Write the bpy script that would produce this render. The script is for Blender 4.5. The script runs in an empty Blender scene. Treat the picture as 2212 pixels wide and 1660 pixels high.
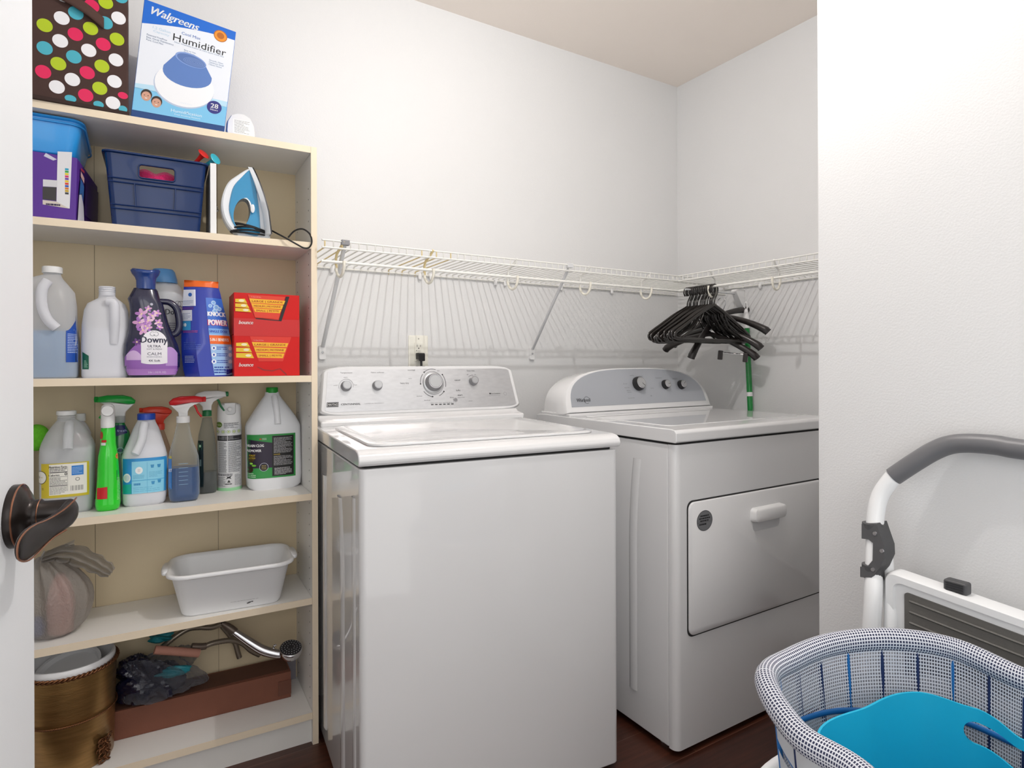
import bpy, bmesh, math, random
from mathutils import Vector, Matrix
from mathutils.geometry import tessellate_polygon
random.seed(7)
PI = math.pi
SC = bpy.context.scene
COL = SC.collection

# ------------------------------------------------------------------ camera, world, light, exposure
CAM_H, YAW, ROLL, FPX, SHIFT = 1.1056, math.radians(31.578), math.radians(0.189), 1312.4, -44.0
cam_d = bpy.data.cameras.new('camera')
cam_d.sensor_width = 36.0
cam_d.lens = FPX / 2212 * 36.0
cam_d.shift_y = SHIFT / 2212
cam_d.clip_start = 0.02
cam = bpy.data.objects.new('camera', cam_d)
COL.objects.link(cam)
cam.matrix_world = (Matrix.Translation((0, 0, CAM_H)) @ Matrix.Rotation(-YAW, 4, 'Z')
                    @ Matrix.Rotation(PI / 2, 4, 'X') @ Matrix.Rotation(-ROLL, 4, 'Z'))
SC.camera = cam

SC.view_settings.view_transform = 'Standard'
SC.view_settings.look = 'None'
SC.view_settings.gamma = 1.0
SC.view_settings.use_curve_mapping = False
SC.view_settings.exposure = 0.0

world = bpy.data.worlds.new('world')
SC.world = world
world.use_nodes = True
world.node_tree.nodes['Background'].inputs[0].default_value = (1.0, 0.99, 0.975, 1)
world.node_tree.nodes['Background'].inputs[1].default_value = 1.1


def area(name, loc, target, size, power, color=(1, 1, 1), shape='DISK', size_y=None):
    l = bpy.data.lights.new(name, 'AREA')
    l.shape = shape
    l.size = size
    if size_y:
        l.size_y = size_y
    l.energy = power
    l.color = color
    o = bpy.data.objects.new(name, l)
    COL.objects.link(o)
    o.location = loc
    o.rotation_euler = (Vector(target) - Vector(loc)).to_track_quat('-Z', 'Y').to_euler()
    return o


def bulb(name, loc, radius, power, color):
    l = bpy.data.lights.new(name, 'POINT')
    l.shadow_soft_size = radius
    l.energy = power
    l.color = color
    o = bpy.data.objects.new(name, l)
    COL.objects.link(o)
    o.location = loc
    return o


bulb('ceiling_light', (0.86, 0.95, 2.31), 0.009, 20.5, (1.0, 0.99, 0.98))
area('fill_light', (-0.3, -1.2, 1.7), (0.8, 1.6, 0.9), 1.4, 7, (1.0, 0.99, 0.98))  # added soft fill from behind the camera, stands for no known lamp


# ------------------------------------------------------------------ pixel rays of the 2212x1660 frame, for reading positions
def ray(px, py):
    X, Y = px - 1106, -(py - 830 - SHIFT)
    x = X * math.cos(ROLL) + Y * math.sin(ROLL)
    y = -X * math.sin(ROLL) + Y * math.cos(ROLL)
    F = Vector((math.sin(YAW), math.cos(YAW), 0))
    R = Vector((math.cos(YAW), -math.sin(YAW), 0))
    return F * FPX + R * x + Vector((0, 0, y))


def on_plane(px, py, n, c):
    d = ray(px, py)
    n = Vector(n)
    C = Vector((0, 0, CAM_H))
    return C + d * ((c - C.dot(n)) / d.dot(n))


def oz(px, py, z): return on_plane(px, py, (0, 0, 1), z)
def ox(px, py, x): return on_plane(px, py, (1, 0, 0), x)
def oy(px, py, y): return on_plane(px, py, (0, 1, 0), y)


# ------------------------------------------------------------------ materials
def lin(c):
    c = c.lstrip('#')
    v = [int(c[i:i + 2], 16) / 255 for i in (0, 2, 4)]
    return tuple(x / 12.92 if x <= 0.04045 else ((x + 0.055) / 1.055) ** 2.4 for x in v) + (1,)


MATS = {}


def mat(name, col, rough=0.5, metal=0.0, spec=0.5, bump=0.0, bscale=200.0, vary=0.0, vscale=6.0, coat=0.0,
        alpha=1.0, aniso=0.0, stretch=None, sheen=0.0):
    if name in MATS:
        return MATS[name]
    m = bpy.data.materials.new(name)
    m.use_nodes = True
    nt = m.node_tree
    b = nt.nodes['Principled BSDF']
    c = lin(col)
    b.inputs['Base Color'].default_value = c
    b.inputs['Roughness'].default_value = rough
    b.inputs['Metallic'].default_value = metal
    b.inputs['Specular IOR Level'].default_value = spec
    b.inputs['Coat Weight'].default_value = coat
    b.inputs['Alpha'].default_value = alpha
    if aniso:
        b.inputs['Anisotropic'].default_value = aniso
    if sheen:
        b.inputs['Sheen Weight'].default_value = sheen
    tc = nt.nodes.new('ShaderNodeTexCoord')
    mp = nt.nodes.new('ShaderNodeMapping')
    nt.links.new(tc.outputs['Object'], mp.inputs[0])
    if stretch:
        mp.inputs['Scale'].default_value = stretch
    if vary:
        n = nt.nodes.new('ShaderNodeTexNoise')
        n.inputs['Scale'].default_value = vscale
        n.inputs['Detail'].default_value = 4
        nt.links.new(mp.outputs[0], n.inputs['Vector'])
        mx = nt.nodes.new('ShaderNodeMix')
        mx.data_type = 'RGBA'
        mx.inputs[6].default_value = tuple(x * (1 - vary) for x in c[:3]) + (1,)
        mx.inputs[7].default_value = tuple(min(1, x * (1 + vary)) for x in c[:3]) + (1,)
        nt.links.new(n.outputs['Fac'], mx.inputs[0])
        nt.links.new(mx.outputs[2], b.inputs['Base Color'])
    if bump:
        n = nt.nodes.new('ShaderNodeTexNoise')
        n.inputs['Scale'].default_value = bscale
        n.inputs['Detail'].default_value = 3
        nt.links.new(mp.outputs[0], n.inputs['Vector'])
        bp = nt.nodes.new('ShaderNodeBump')
        bp.inputs['Strength'].default_value = bump
        bp.inputs['Distance'].default_value = 0.002
        nt.links.new(n.outputs['Fac'], bp.inputs['Height'])
        nt.links.new(bp.outputs[0], b.inputs['Normal'])
    MATS[name] = m
    return m


def film(name, col, clear=0.5, rough=0.25, spec=0.5):
    """thin translucent plastic: part light passing straight, part scattered"""
    if name in MATS:
        return MATS[name]
    m = mat(name, col, rough, 0, spec)
    nt = m.node_tree
    b = nt.nodes['Principled BSDF']
    out = nt.nodes['Material Output']
    tr = nt.nodes.new('ShaderNodeBsdfTransparent')
    c = lin(col)
    tr.inputs[0].default_value = tuple(0.72 + 0.28 * x for x in c[:3]) + (1,)
    tl = nt.nodes.new('ShaderNodeBsdfTranslucent')
    tl.inputs[0].default_value = c
    m1 = nt.nodes.new('ShaderNodeMixShader')
    m1.inputs[0].default_value = 0.3
    nt.links.new(b.outputs[0], m1.inputs[1])
    nt.links.new(tl.outputs[0], m1.inputs[2])
    m2 = nt.nodes.new('ShaderNodeMixShader')
    lw_ = nt.nodes.new('ShaderNodeLayerWeight')
    lw_.inputs[0].default_value = 0.35
    k_ = nt.nodes.new('ShaderNodeMath')
    k_.operation = 'MULTIPLY_ADD'
    k_.use_clamp = True
    k_.inputs[1].default_value = -0.6 * clear
    k_.inputs[2].default_value = clear
    nt.links.new(lw_.outputs['Facing'], k_.inputs[0])
    nt.links.new(k_.outputs[0], m2.inputs[0])
    nt.links.new(m1.outputs[0], m2.inputs[1])
    nt.links.new(tr.outputs[0], m2.inputs[2])
    nt.links.new(m2.outputs[0], out.inputs[0])
    return m


# ------------------------------------------------------------------ mesh builder
class MB:
    def __init__(s):
        s.v, s.f, s.m, s.uv = [], [], [], {}
        s.cur = 0
        s.M = Matrix.Identity(4)

    def V(s, p):
        s.v.append(tuple(s.M @ Vector(p)))
        return len(s.v) - 1

    def F(s, idx, uv=None):
        if uv:
            s.uv[len(s.f)] = uv
        s.f.append(tuple(idx))
        s.m.append(s.cur)

    def box(s, x0, x1, y0, y1, z0, z1):
        i = [s.V((x, y, z)) for x in (x0, x1) for y in (y0, y1) for z in (z0, z1)]
        for q in ((0, 1, 3, 2), (4, 6, 7, 5), (0, 4, 5, 1), (2, 3, 7, 6), (0, 2, 6, 4), (1, 5, 7, 3)):
            s.F([i[k] for k in q])
        return s

    def loops(s, rings, close=True, cap0=True, cap1=True, uvs=None):
        idx = [[s.V(p) for p in r] for r in rings]
        n = len(idx[0])
        for a in range(len(idx) - 1):
            for k in range(n if close else n - 1):
                k2 = (k + 1) % n
                uv = None
                if uvs:
                    uv = (uvs(k, a), uvs(k + 1, a), uvs(k + 1, a + 1), uvs(k, a + 1))
                s.F((idx[a][k], idx[a][k2], idx[a + 1][k2], idx[a + 1][k]), uv)
        if close and cap0:
            s.F(idx[0][::-1])
        if close and cap1:
            s.F(idx[-1])
        return s

    def prism(s, poly, y0, y1, plane='xz'):
        """closed polygon in xz (extruded along y), xy (along z) or yz (along x)"""
        def P(a, b, t):
            return {'xz': (a, t, b), 'xy': (a, b, t), 'yz': (t, a, b)}[plane]
        return s.loops([[P(a, b, y0) for a, b in poly], [P(a, b, y1) for a, b in poly]])

    def tube(s, pts, r, seg=8, closed=False, cap=True, flat=1.0):
        pts = [Vector(p) for p in pts]
        n = len(pts)
        rs = r if isinstance(r, (list, tuple)) else [r] * n
        up = None
        rings = []
        for i, p in enumerate(pts):
            if closed:
                t = pts[(i + 1) % n] - pts[i - 1]
            else:
                t = pts[min(i + 1, n - 1)] - pts[max(i - 1, 0)]
            t.normalize()
            if up is None:
                up = Vector((0, 0, 1)) if abs(t.z) < 0.9 else Vector((0, 1, 0))
            a = t.cross(up)
            if a.length < 1e-5:
                a = t.cross(Vector((1, 0, 0)))
            a.normalize()
            b = a.cross(t).normalized()
            up = b
            rings.append([p + (a * math.cos(2 * PI * k / seg) + b * math.sin(2 * PI * k / seg) * flat) * rs[i] for k in range(seg)])
        if closed:
            rings.append(rings[0])
            return s.loops(rings, True, False, False)
        return s.loops(rings, True, cap, cap)

    def lathe(s, prof, seg=32, cx=0, cy=0, z=0, cap0=True, cap1=True):
        """prof: (radius, height)"""
        return s.loops([[(cx + r * math.cos(2 * PI * k / seg), cy + r * math.sin(2 * PI * k / seg), z + h) for k in range(seg)]
                        for r, h in prof], True, cap0, cap1)

    def body(s, prof, seg=40, cap0=True, cap1=True):
        """prof: (z, rx, ry, n[, cx, cy]) superellipse sections"""
        return s.loops([sect(p, seg) for p in prof], True, cap0, cap1)

    def surf(s, fn, nu, nv, uvf=None):
        idx = [[s.V(fn(i / nu, j / nv)) for i in range(nu + 1)] for j in range(nv + 1)]
        for j in range(nv):
            for i in range(nu):
                uv = None
                if uvf:
                    uv = [uvf(a / nu, b / nv) for a, b in ((i, j), (i + 1, j), (i + 1, j + 1), (i, j + 1))]
                s.F((idx[j][i], idx[j][i + 1], idx[j + 1][i + 1], idx[j + 1][i]), uv)
        return s

    def build(s, name, mats, parent=None, bevel=0.0, smooth=35, solid=0.0, seg=2, label=None, loc=None, flip=False, subsurf=0):
        me = bpy.data.meshes.new(name)
        me.from_pydata(s.v, [], s.f)
        if s.uv:
            l = me.uv_layers.new(name='UVMap')
            for p in me.polygons:
                u = s.uv.get(p.index)
                if u:
                    for k, li in enumerate(p.loop_indices):
                        l.data[li].uv = u[k]
        if not isinstance(mats, (list, tuple)):
            mats = [mats]
        for m in mats:
            me.materials.append(m)
        if len(mats) > 1:
            me.polygons.foreach_set('material_index', s.m)
        bm = bmesh.new()
        bm.from_mesh(me)
        bmesh.ops.remove_doubles(bm, verts=bm.verts, dist=1e-6)
        bmesh.ops.recalc_face_normals(bm, faces=bm.faces)
        if flip:
            bmesh.ops.reverse_faces(bm, faces=bm.faces)
        bm.to_mesh(me)
        bm.free()
        me.shade_smooth()
        if smooth < 180:
            me.set_sharp_from_angle(angle=math.radians(smooth))
        o = bpy.data.objects.new(name, me)
        COL.objects.link(o)
        if parent:
            o.parent = parent
        if loc is not None:
            o.location = loc
        if solid:
            md = o.modifiers.new('solid', 'SOLIDIFY')
            md.thickness = solid
            md.offset = 0
        if bevel:
            md = o.modifiers.new('bevel', 'BEVEL')
            md.width = bevel
            md.segments = seg
            md.limit_method = 'ANGLE'
            md.angle_limit = math.radians(30)
            md.harden_normals = True
        if subsurf:
            md = o.modifiers.new('sub', 'SUBSURF')
            md.levels = subsurf
            md.render_levels = subsurf
        if label:
            o['label'] = label
        return o


def sect(p, seg=40):
    z, rx, ry, n = p[:4]
    cx, cy = (p[4], p[5]) if len(p) > 4 else (0, 0)
    out = []
    for k in range(seg):
        t = 2 * PI * k / seg
        c, q = math.cos(t), math.sin(t)
        out.append((cx + rx * math.copysign(abs(c) ** (2 / n), c), cy + ry * math.copysign(abs(q) ** (2 / n), q), z))
    return out


def prof_at(prof, z):
    for a, b in zip(prof, prof[1:]):
        if min(a[0], b[0]) <= z <= max(a[0], b[0]) and a[0] != b[0]:
            t = (z - a[0]) / (b[0] - a[0])
            return [x + (y - x) * t for x, y in zip(a[1:], b[1:])]
    return list((prof[0] if z < prof[0][0] else prof[-1])[1:])


def front_of(prof):
    """maps (x, z, off) onto the front (-y) of a superellipse body"""
    def f(x, z, off):
        q = prof_at(prof, z)
        cx, cy = (q[3], q[4]) if len(q) > 3 else (0, 0)
        t = min(0.985, abs((x - cx) / q[0]))
        y = q[1] * (1 - t ** q[2]) ** (1 / q[2])
        return (x if abs((x - cx) / q[0]) < 0.985 else cx + math.copysign(0.985 * q[0], x - cx), cy - y - off, z)
    return f


def side_of(prof):
    """maps (y, z, off) onto the +x side"""
    def f(y, z, off):
        q = prof_at(prof, z)
        t = min(0.985, abs(y / q[1]))
        return (q[0] * (1 - t ** q[2]) ** (1 / q[2]) + off, y, z)
    return f


_font_cache = {}


def text_geo(s):
    if s not in _font_cache:
        cu = bpy.data.curves.new('t', 'FONT')
        cu.body = s
        cu.size = 1.0
        cu.resolution_u = 2
        cu.fill_mode = 'FRONT'
        ob = bpy.data.objects.new('t', cu)
        COL.objects.link(ob)
        dg = bpy.context.evaluated_depsgraph_get()
        me = bpy.data.meshes.new_from_object(ob.evaluated_get(dg))
        vs = [(v.co.x, v.co.y) for v in me.vertices]
        fs = [tuple(p.vertices) for p in me.polygons]
        bpy.data.objects.remove(ob)
        bpy.data.meshes.remove(me)
        _font_cache[s] = (vs, fs)
    return _font_cache[s]


class Decal:
    """flat print in label coordinates (x right, z up), laid on a surface through fn(x, z, off)"""
    def __init__(s, fn=None, step=0.006, base=0.0004):
        s.b = MB()
        s.mats = []
        s.fn = fn or (lambda x, z, o: (x, -o, z))
        s.step = step
        s.base = base
        s.n = 0

    def _m(s, col):
        m = ink(col) if isinstance(col, str) else col
        if m not in s.mats:
            s.mats.append(m)
        s.b.cur = s.mats.index(m)
        s.n += 1

    def _p(s, x, z, layer): return s.fn(x, z, s.base + 0.00013 * layer)

    def rect(s, x0, x1, z0, z1, col, layer=0):
        s._m(col)
        nx = max(1, int(abs(x1 - x0) / s.step)); nz = max(1, int(abs(z1 - z0) / s.step))
        idx = [[s.b.V(s._p(x0 + (x1 - x0) * i / nx, z0 + (z1 - z0) * j / nz, layer)) for i in range(nx + 1)] for j in range(nz + 1)]
        for j in range(nz):
            for i in range(nx):
                s.b.F((idx[j][i], idx[j][i + 1], idx[j + 1][i + 1], idx[j + 1][i]))
        return s

    def band(s, top, bot, x0, x1, col, layer=0, nz=8):
        """area between two functions of x"""
        s._m(col)
        nx = max(4, int(abs(x1 - x0) / s.step))
        idx = [[s.b.V(s._p(x0 + (x1 - x0) * i / nx, (lambda a, c: a + (c - a) * j / nz)(bot(x0 + (x1 - x0) * i / nx), top(x0 + (x1 - x0) * i / nx)), layer)) for i in range(nx + 1)] for j in range(nz + 1)]
        for j in range(nz):
            for i in range(nx):
                s.b.F((idx[j][i], idx[j][i + 1], idx[j + 1][i + 1], idx[j + 1][i]))
        return s

    def poly(s, pts, col, layer=0):
        s._m(col)
        tri = tessellate_polygon([[Vector((x, z, 0)) for x, z in pts]])
        idx = [s.b.V(s._p(x, z, layer)) for x, z in pts]
        for t in tri:
            s.b.F([idx[k] for k in t])
        return s

    def ell(s, cx, cz, rx, rz, col, layer=0, n=28, ang=0):
        s._m(col)
        ca, sa = math.cos(ang), math.sin(ang)
        rings = []
        for q in (0.0001, 0.5, 1):
            rings.append([s.b.V(s._p(cx + q * (rx * math.cos(2 * PI * k / n) * ca - rz * math.sin(2 * PI * k / n) * sa),
                                     cz + q * (rx * math.cos(2 * PI * k / n) * sa + rz * math.sin(2 * PI * k / n) * ca), layer)) for k in range(n)])
        for a, b in zip(rings, rings[1:]):
            for k in range(n):
                s.b.F((a[k], a[(k + 1) % n], b[(k + 1) % n], b[k]))
        return s

    def ring(s, cx, cz, r, w, col, layer=0, n=28, a0=0, a1=2 * PI, rz=None):
        s._m(col)
        rz = rz or r
        k_ = rz / r
        A = [s.b.V(s._p(cx + (r - w) * math.cos(a0 + (a1 - a0) * k / n), cz + (r - w) * k_ * math.sin(a0 + (a1 - a0) * k / n), layer)) for k in range(n + 1)]
        B = [s.b.V(s._p(cx + r * math.cos(a0 + (a1 - a0) * k / n), cz + r * k_ * math.sin(a0 + (a1 - a0) * k / n), layer)) for k in range(n + 1)]
        for k in range(n):
            s.b.F((A[k], A[k + 1], B[k + 1], B[k]))
        return s

    def text(s, t, cx, cz, w=None, h=0.01, col='111111', layer=1, shear=0, align='c', bold=0, rot=0, slope=0):
        """w: fitted width; h: cap height"""
        vs, fs = text_geo(t)
        if not vs:
            return s
        s._m(col)
        x0, x1 = min(v[0] for v in vs), max(v[0] for v in vs)
        k = h / 0.70
        kx = (w / (x1 - x0)) if w else k
        ww = (x1 - x0) * kx
        ox_ = {'c': -ww / 2, 'l': 0, 'r': -ww}[align]
        for d in ([0] if not bold else [-bold, 0, bold]):
            idx = []
            for x, y in vs:
                X = ox_ + (x - x0) * kx + d + shear * y * k
                Z = y * k - h / 2 + slope * X
                X, Z = X * math.cos(rot) - Z * math.sin(rot), X * math.sin(rot) + Z * math.cos(rot)
                idx.append(s.b.V(s._p(cx + X, cz + Z, layer + (d != 0) * 0.3)))
            for f in fs:
                s.b.F([idx[i] for i in f])
        return s

    def lines(s, x0, x1, z0, z1, n, col='555555', layer=1, fill=0.45, seed=1):
        """fine print too small to read"""
        rnd = random.Random(seed)
        dz = (z1 - z0) / n
        for i in range(n):
            zt = z1 - dz * i
            x = x0
            end = x1 - (x1 - x0) * rnd.choice((0, 0, .05, .1, .35))
            while x < end - 0.001:
                l = min(end - x, (x1 - x0) * rnd.uniform(.06, .22))
                s.rect(x, x + l, zt - dz * (1 - fill) / 2 - dz * fill, zt - dz * (1 - fill) / 2, col, layer)
                x += l + (x1 - x0) * 0.02
        return s

    def build(s, name, parent, label=None):
        me = bpy.data.meshes.new(name)
        me.from_pydata(s.b.v, [], s.b.f)
        for m in s.mats:
            me.materials.append(m)
        me.polygons.foreach_set('material_index', s.b.m)
        me.shade_smooth()
        o = bpy.data.objects.new(name, me)
        COL.objects.link(o)
        o.parent = parent
        if label:
            o['label'] = label
        return o


def ink(col, rough=0.35):
    return mat('print_' + col + ('' if rough == 0.35 else '_m'), col, rough)


def thing(name, label, cat, loc=(0, 0, 0), rotz=0.0, group=None, rot=None):
    o = bpy.data.objects.new(name, None)
    o.empty_display_size = 0.05
    COL.objects.link(o)
    o.location = loc
    o.rotation_euler = rot if rot else (0, 0, rotz)
    return tag(o, label, cat, group)


def tag(o, label, cat, group=None):
    o['label'] = label
    o['category'] = cat
    if group:
        o['group'] = group
    return o


def struct(o):
    o['kind'] = 'structure'
    return o


def copy_tree(o, parent=None):
    c = o.copy()
    COL.objects.link(c)
    if parent:
        c.parent = parent
    for ch in list(o.children):
        copy_tree(ch, c)
    return c


def boolean(o, cutter_mb):
    """cut a hole; the cutter is removed again"""
    c = cutter_mb.build('cutter', [])
    c.parent = o.parent
    md = o.modifiers.new('cut', 'BOOLEAN')
    md.object = c
    md.solver = 'EXACT'
    bpy.context.view_layer.update()
    dg = bpy.context.evaluated_depsgraph_get()
    me = bpy.data.meshes.new_from_object(o.evaluated_get(dg))
    o.modifiers.clear()
    o.data = me
    me.set_sharp_from_angle(angle=math.radians(22))
    bpy.data.objects.remove(c)
    return o


def arc(cx, cy, r, a0, a1, n):
    return [(cx + r * math.cos(a0 + (a1 - a0) * i / n), cy + r * math.sin(a0 + (a1 - a0) * i / n)) for i in range(n + 1)]


def rrect(x0, x1, z0, z1, r, n=5):
    return (arc(x1 - r, z1 - r, r, 0, PI / 2, n) + arc(x0 + r, z1 - r, r, PI / 2, PI, n)
            + arc(x0 + r, z0 + r, r, PI, 1.5 * PI, n) + arc(x1 - r, z0 + r, r, 1.5 * PI, 2 * PI, n))


def smooth_path(pts, n=6, closed=False):
    P = [Vector(p) for p in pts]
    out = []
    m = len(P)
    for i in range(m if closed else m - 1):
        if closed:
            a, b, c, d = P[i - 1], P[i], P[(i + 1) % m], P[(i + 2) % m]
        else:
            a, b, c, d = P[max(i - 1, 0)], P[i], P[i + 1], P[min(i + 2, m - 1)]
        for k in range(n):
            t = k / n
            out.append(0.5 * ((2 * b) + (c - a) * t + (2 * a - 5 * b + 4 * c - d) * t * t + (3 * b - a - 3 * c + d) * t ** 3))
    if not closed:
        out.append(P[-1])
    return out


def ip(pts, x):
    """piecewise-linear"""
    for a, b in zip(pts, pts[1:]):
        if x <= b[0]:
            return a[1] + (b[1] - a[1]) * max(0, (x - a[0])) / (b[0] - a[0])
    return pts[-1][1]

# ------------------------------------------------------------------ shared materials
WHITE_PAINT = mat('wall_paint', 'e5e5e5', 0.55, bump=0.25, bscale=260, vary=0.01)
CEIL_PAINT = mat('ceiling_paint', 'fdf3ea', 0.8, bump=0.2, bscale=180, vary=0.01)
ENAMEL = mat('white_enamel', 'e6e6e7', 0.25, coat=1.0, vary=0.01, vscale=3)
WPLASTIC = mat('white_plastic', 'eeeeee', 0.35, vary=0.01)
CREAM = mat('shelf_laminate', 'eeece8', 0.4, vary=0.02, vscale=15)
EDGE = mat('cream_edge_band', 'efdfc6', 0.5, vary=0.03, vscale=20)
BACKP = mat('cream_back_panel', 'dac9a8', 0.55, vary=0.03, vscale=10)
BLACK = mat('black_plastic', '17171a', 0.35, vary=0.05)
DARKGAP = mat('dark_gap', '2c2b2b', 0.8, vary=0.05)

# ------------------------------------------------------------------ room
BWY, RWX, PWX, PWE, CZ = 2.0824, 2.2223, 1.293, 0.799, 2.44
LWX = -0.62


def floor_mat():
    m = mat('dark_wood_floor', '4a2c20', 0.32)
    nt = m.node_tree
    b = nt.nodes['Principled BSDF']
    tc = nt.nodes.new('ShaderNodeTexCoord')
    mp = nt.nodes.new('ShaderNodeMapping')
    mp.inputs['Rotation'].default_value = (0, 0, 0)
    nt.links.new(tc.outputs['Object'], mp.inputs[0])
    br = nt.nodes.new('ShaderNodeTexBrick')
    br.inputs['Color1'].default_value = lin('4f2d20')
    br.inputs['Color2'].default_value = lin('3c2118')
    br.inputs['Mortar'].default_value = lin('6b5044')
    br.inputs['Scale'].default_value = 1.0
    br.inputs['Mortar Size'].default_value = 0.0011
    br.inputs['Brick Width'].default_value = 0.9
    br.inputs['Row Height'].default_value = 0.15
    nt.links.new(mp.outputs[0], br.inputs['Vector'])
    mp2 = nt.nodes.new('ShaderNodeMapping')
    mp2.inputs['Scale'].default_value = (4, 60, 1)
    nt.links.new(tc.outputs['Object'], mp2.inputs[0])
    n = nt.nodes.new('ShaderNodeTexNoise')
    n.inputs['Scale'].default_value = 1.5
    n.inputs['Detail'].default_value = 6
    nt.links.new(mp2.outputs[0], n.inputs['Vector'])
    mx = nt.nodes.new('ShaderNodeMix')
    mx.data_type = 'RGBA'
    mx.blend_type = 'MULTIPLY'
    mx.inputs[0].default_value = 0.7
    cr = nt.nodes.new('ShaderNodeValToRGB')
    cr.color_ramp.elements[0].color = (0.35, 0.3, 0.3, 1)
    cr.color_ramp.elements[0].position = 0.3
    cr.color_ramp.elements[1].color = (1.5, 1.3, 1.2, 1)
    cr.color_ramp.elements[1].position = 0.7
    nt.links.new(n.outputs['Fac'], cr.inputs[0])
    nt.links.new(br.outputs['Color'], mx.inputs[6])
    nt.links.new(cr.outputs[0], mx.inputs[7])
    nt.links.new(mx.outputs[2], b.inputs['Base Color'])
    bp = nt.nodes.new('ShaderNodeBump')
    bp.inputs['Strength'].default_value = 0.15
    nt.links.new(n.outputs['Fac'], bp.inputs['Height'])
    nt.links.new(bp.outputs[0], b.inputs['Normal'])
    return m


struct(MB().box(LWX - .1, RWX + .1, -0.25, BWY + .1, -0.06, 0).build('floor', floor_mat()))
struct(MB().box(LWX - .1, RWX + .1, -0.25, BWY + .1, CZ, CZ + .06).build('ceiling', CEIL_PAINT))
struct(MB().box(LWX - .1, RWX + .1, BWY, BWY + .1, 0, CZ).build('wall_back', WHITE_PAINT))
struct(MB().box(RWX, RWX + .1, PWE - .12, BWY, 0, CZ).build('wall_right', WHITE_PAINT))
struct(MB().box(PWX, RWX, -0.25, PWE, 0, CZ).build('wall_partition', WHITE_PAINT, bevel=0.004))
struct(MB().box(LWX - .1, LWX, 0.35, BWY, 0, CZ).build('wall_left', WHITE_PAINT))
# baseboards, visible between the appliances and behind the basket
bb = [(0, 0), (0.012, 0), (0.012, 0.07), (0.006, 0.085), (0, 0.09)]
struct(MB().box(0.46, RWX - .001, BWY - .012, BWY - .0005, 0.0, .09).build('baseboard_back', WPLASTIC, bevel=.003))
struct(MB().box(RWX - .012, RWX - .0005, PWE + .02, BWY - .015, 0.0, .09).build('baseboard_right', WPLASTIC, bevel=.003))
struct(MB().box(PWX - .012, PWX - .0005, -0.2, PWE - .001, 0.0, .09).build('baseboard_partition', WPLASTIC, bevel=.003))

# ------------------------------------------------------------------ door leaf with lever handle (open, at the left)
dn = Vector((0.988, -0.156, 0)).normalized()          # face normal
dt = Vector((0.156, 0.988, 0)).normalized()           # towards the free edge
rose = on_plane(29, 1124, dn, dn.dot(Vector((-.107, .921, 0))))
edge_pt = Vector((-.107, .921, 0))
door = MB().box(-0.80, 0, 0, 0.035, 0.012, 2.04)
# door frame: x along dt, y opposite the normal
dM = Matrix(((dt.x, -dn.x, 0, edge_pt.x), (dt.y, -dn.y, 0, edge_pt.y), (0, 0, 1, 0), (0, 0, 0, 1)))
DOORP = mat('door_paint', 'eef0f3', 0.45, bump=0.08, bscale=120, vary=0.01)
door_o = struct(door.build('door_1', DOORP, bevel=0.002))
door_o.matrix_world = dM
du = (rose - edge_pt).dot(dt)
BRONZE = mat('oil_rubbed_bronze', '2b2523', 0.28, metal=0.55, vary=0.15, vscale=30)
COPPER = mat('worn_copper_edge', '9a6a52', 0.3, metal=0.8, vary=0.1)
h = MB()
h.M = Matrix.Translation((du, 0, rose.z + .004)) @ Matrix.Rotation(PI / 2, 4, 'X')
h.lathe([(0.0345, 0.0), (0.0345, 0.006), (0.033, 0.0085), (0.026, 0.013), (0.0190, 0.015), (0.0165, 0.018), (0.0155, 0.022)], 40)
h.lathe([(0.0165, 0.020), (0.0165, 0.025), (0.0145, 0.027), (0.0145, 0.052)], 32)
rosette = h.build('handle_rosette', BRONZE, door_o, smooth=50)
h = MB()
h.M = Matrix.Translation((du, 0, rose.z + .004)) @ Matrix.Rotation(PI / 2, 4, 'X')
h.loops([[((r) * math.cos(2 * PI * k / 40), (r) * math.sin(2 * PI * k / 40), zz) for k in range(40)] for r, zz in ((.0344, .0066), (.0349, .0074), (.0340, .0082))], True, False, False)
h.loops([[((r) * math.cos(2 * PI * k / 40), (r) * math.sin(2 * PI * k / 40), zz) for k in range(40)] for r, zz in ((.0165, .0239), (.0170, .0245), (.0165, .0251))], True, False, False)
h.build('handle_ring', COPPER, door_o, label='worn copper rings of the door handle')


# lever: a wave-shaped blade, round at the neck, sweeping back towards the hinge side and drooping
pts = [(0.013, 0.047, 0.001, .0060, .0080), (0.008, 0.050, 0.001, .0095, .0140), (-0.006, 0.052, 0.000, .0085, .0150), (-0.022, 0.050, -0.003, .0060, .0130),
       (-0.040, 0.045, -0.006, .0045, .0120), (-0.058, 0.042, -0.008, .0042, .0135), (-0.076, 0.040, -0.009, .0042, .0160),
       (-0.094, 0.038, -0.010, .0042, .0165), (-0.108, 0.037, -0.010, .0036, .0130), (-0.116, 0.037, -0.010, .0020, .0060)]
lv = MB()
lv.M = Matrix.Translation((du, 0, rose.z + .004))
rings = []
for i, (x, y, z, a, b_) in enumerate(pts):
    rings.append([(x + 0 * a, -y - a * math.cos(2 * PI * k / 20), z + b_ * math.sin(2 * PI * k / 20)) for k in range(20)])
lv.loops(rings)
lev = lv.build('handle_lever', BRONZE, door_o, smooth=80, subsurf=1)
lv = MB()
lv.M = Matrix.Translation((du, 0, rose.z + .004))
lv.tube(smooth_path([(x, -y - a * .6, z + b_ * .93) for x, y, z, a, b_ in pts[1:]] + [(x, -y - a * .6, z - b_ * .93) for x, y, z, a, b_ in pts[:2:-1]], 3), 0.0009, 6)
lv.build('handle_edge', COPPER, door_o, label='copper worn rim of the lever')


def frame_of(x, y, rot_cw):
    return (x, y, 0), -math.radians(rot_cw)


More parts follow.
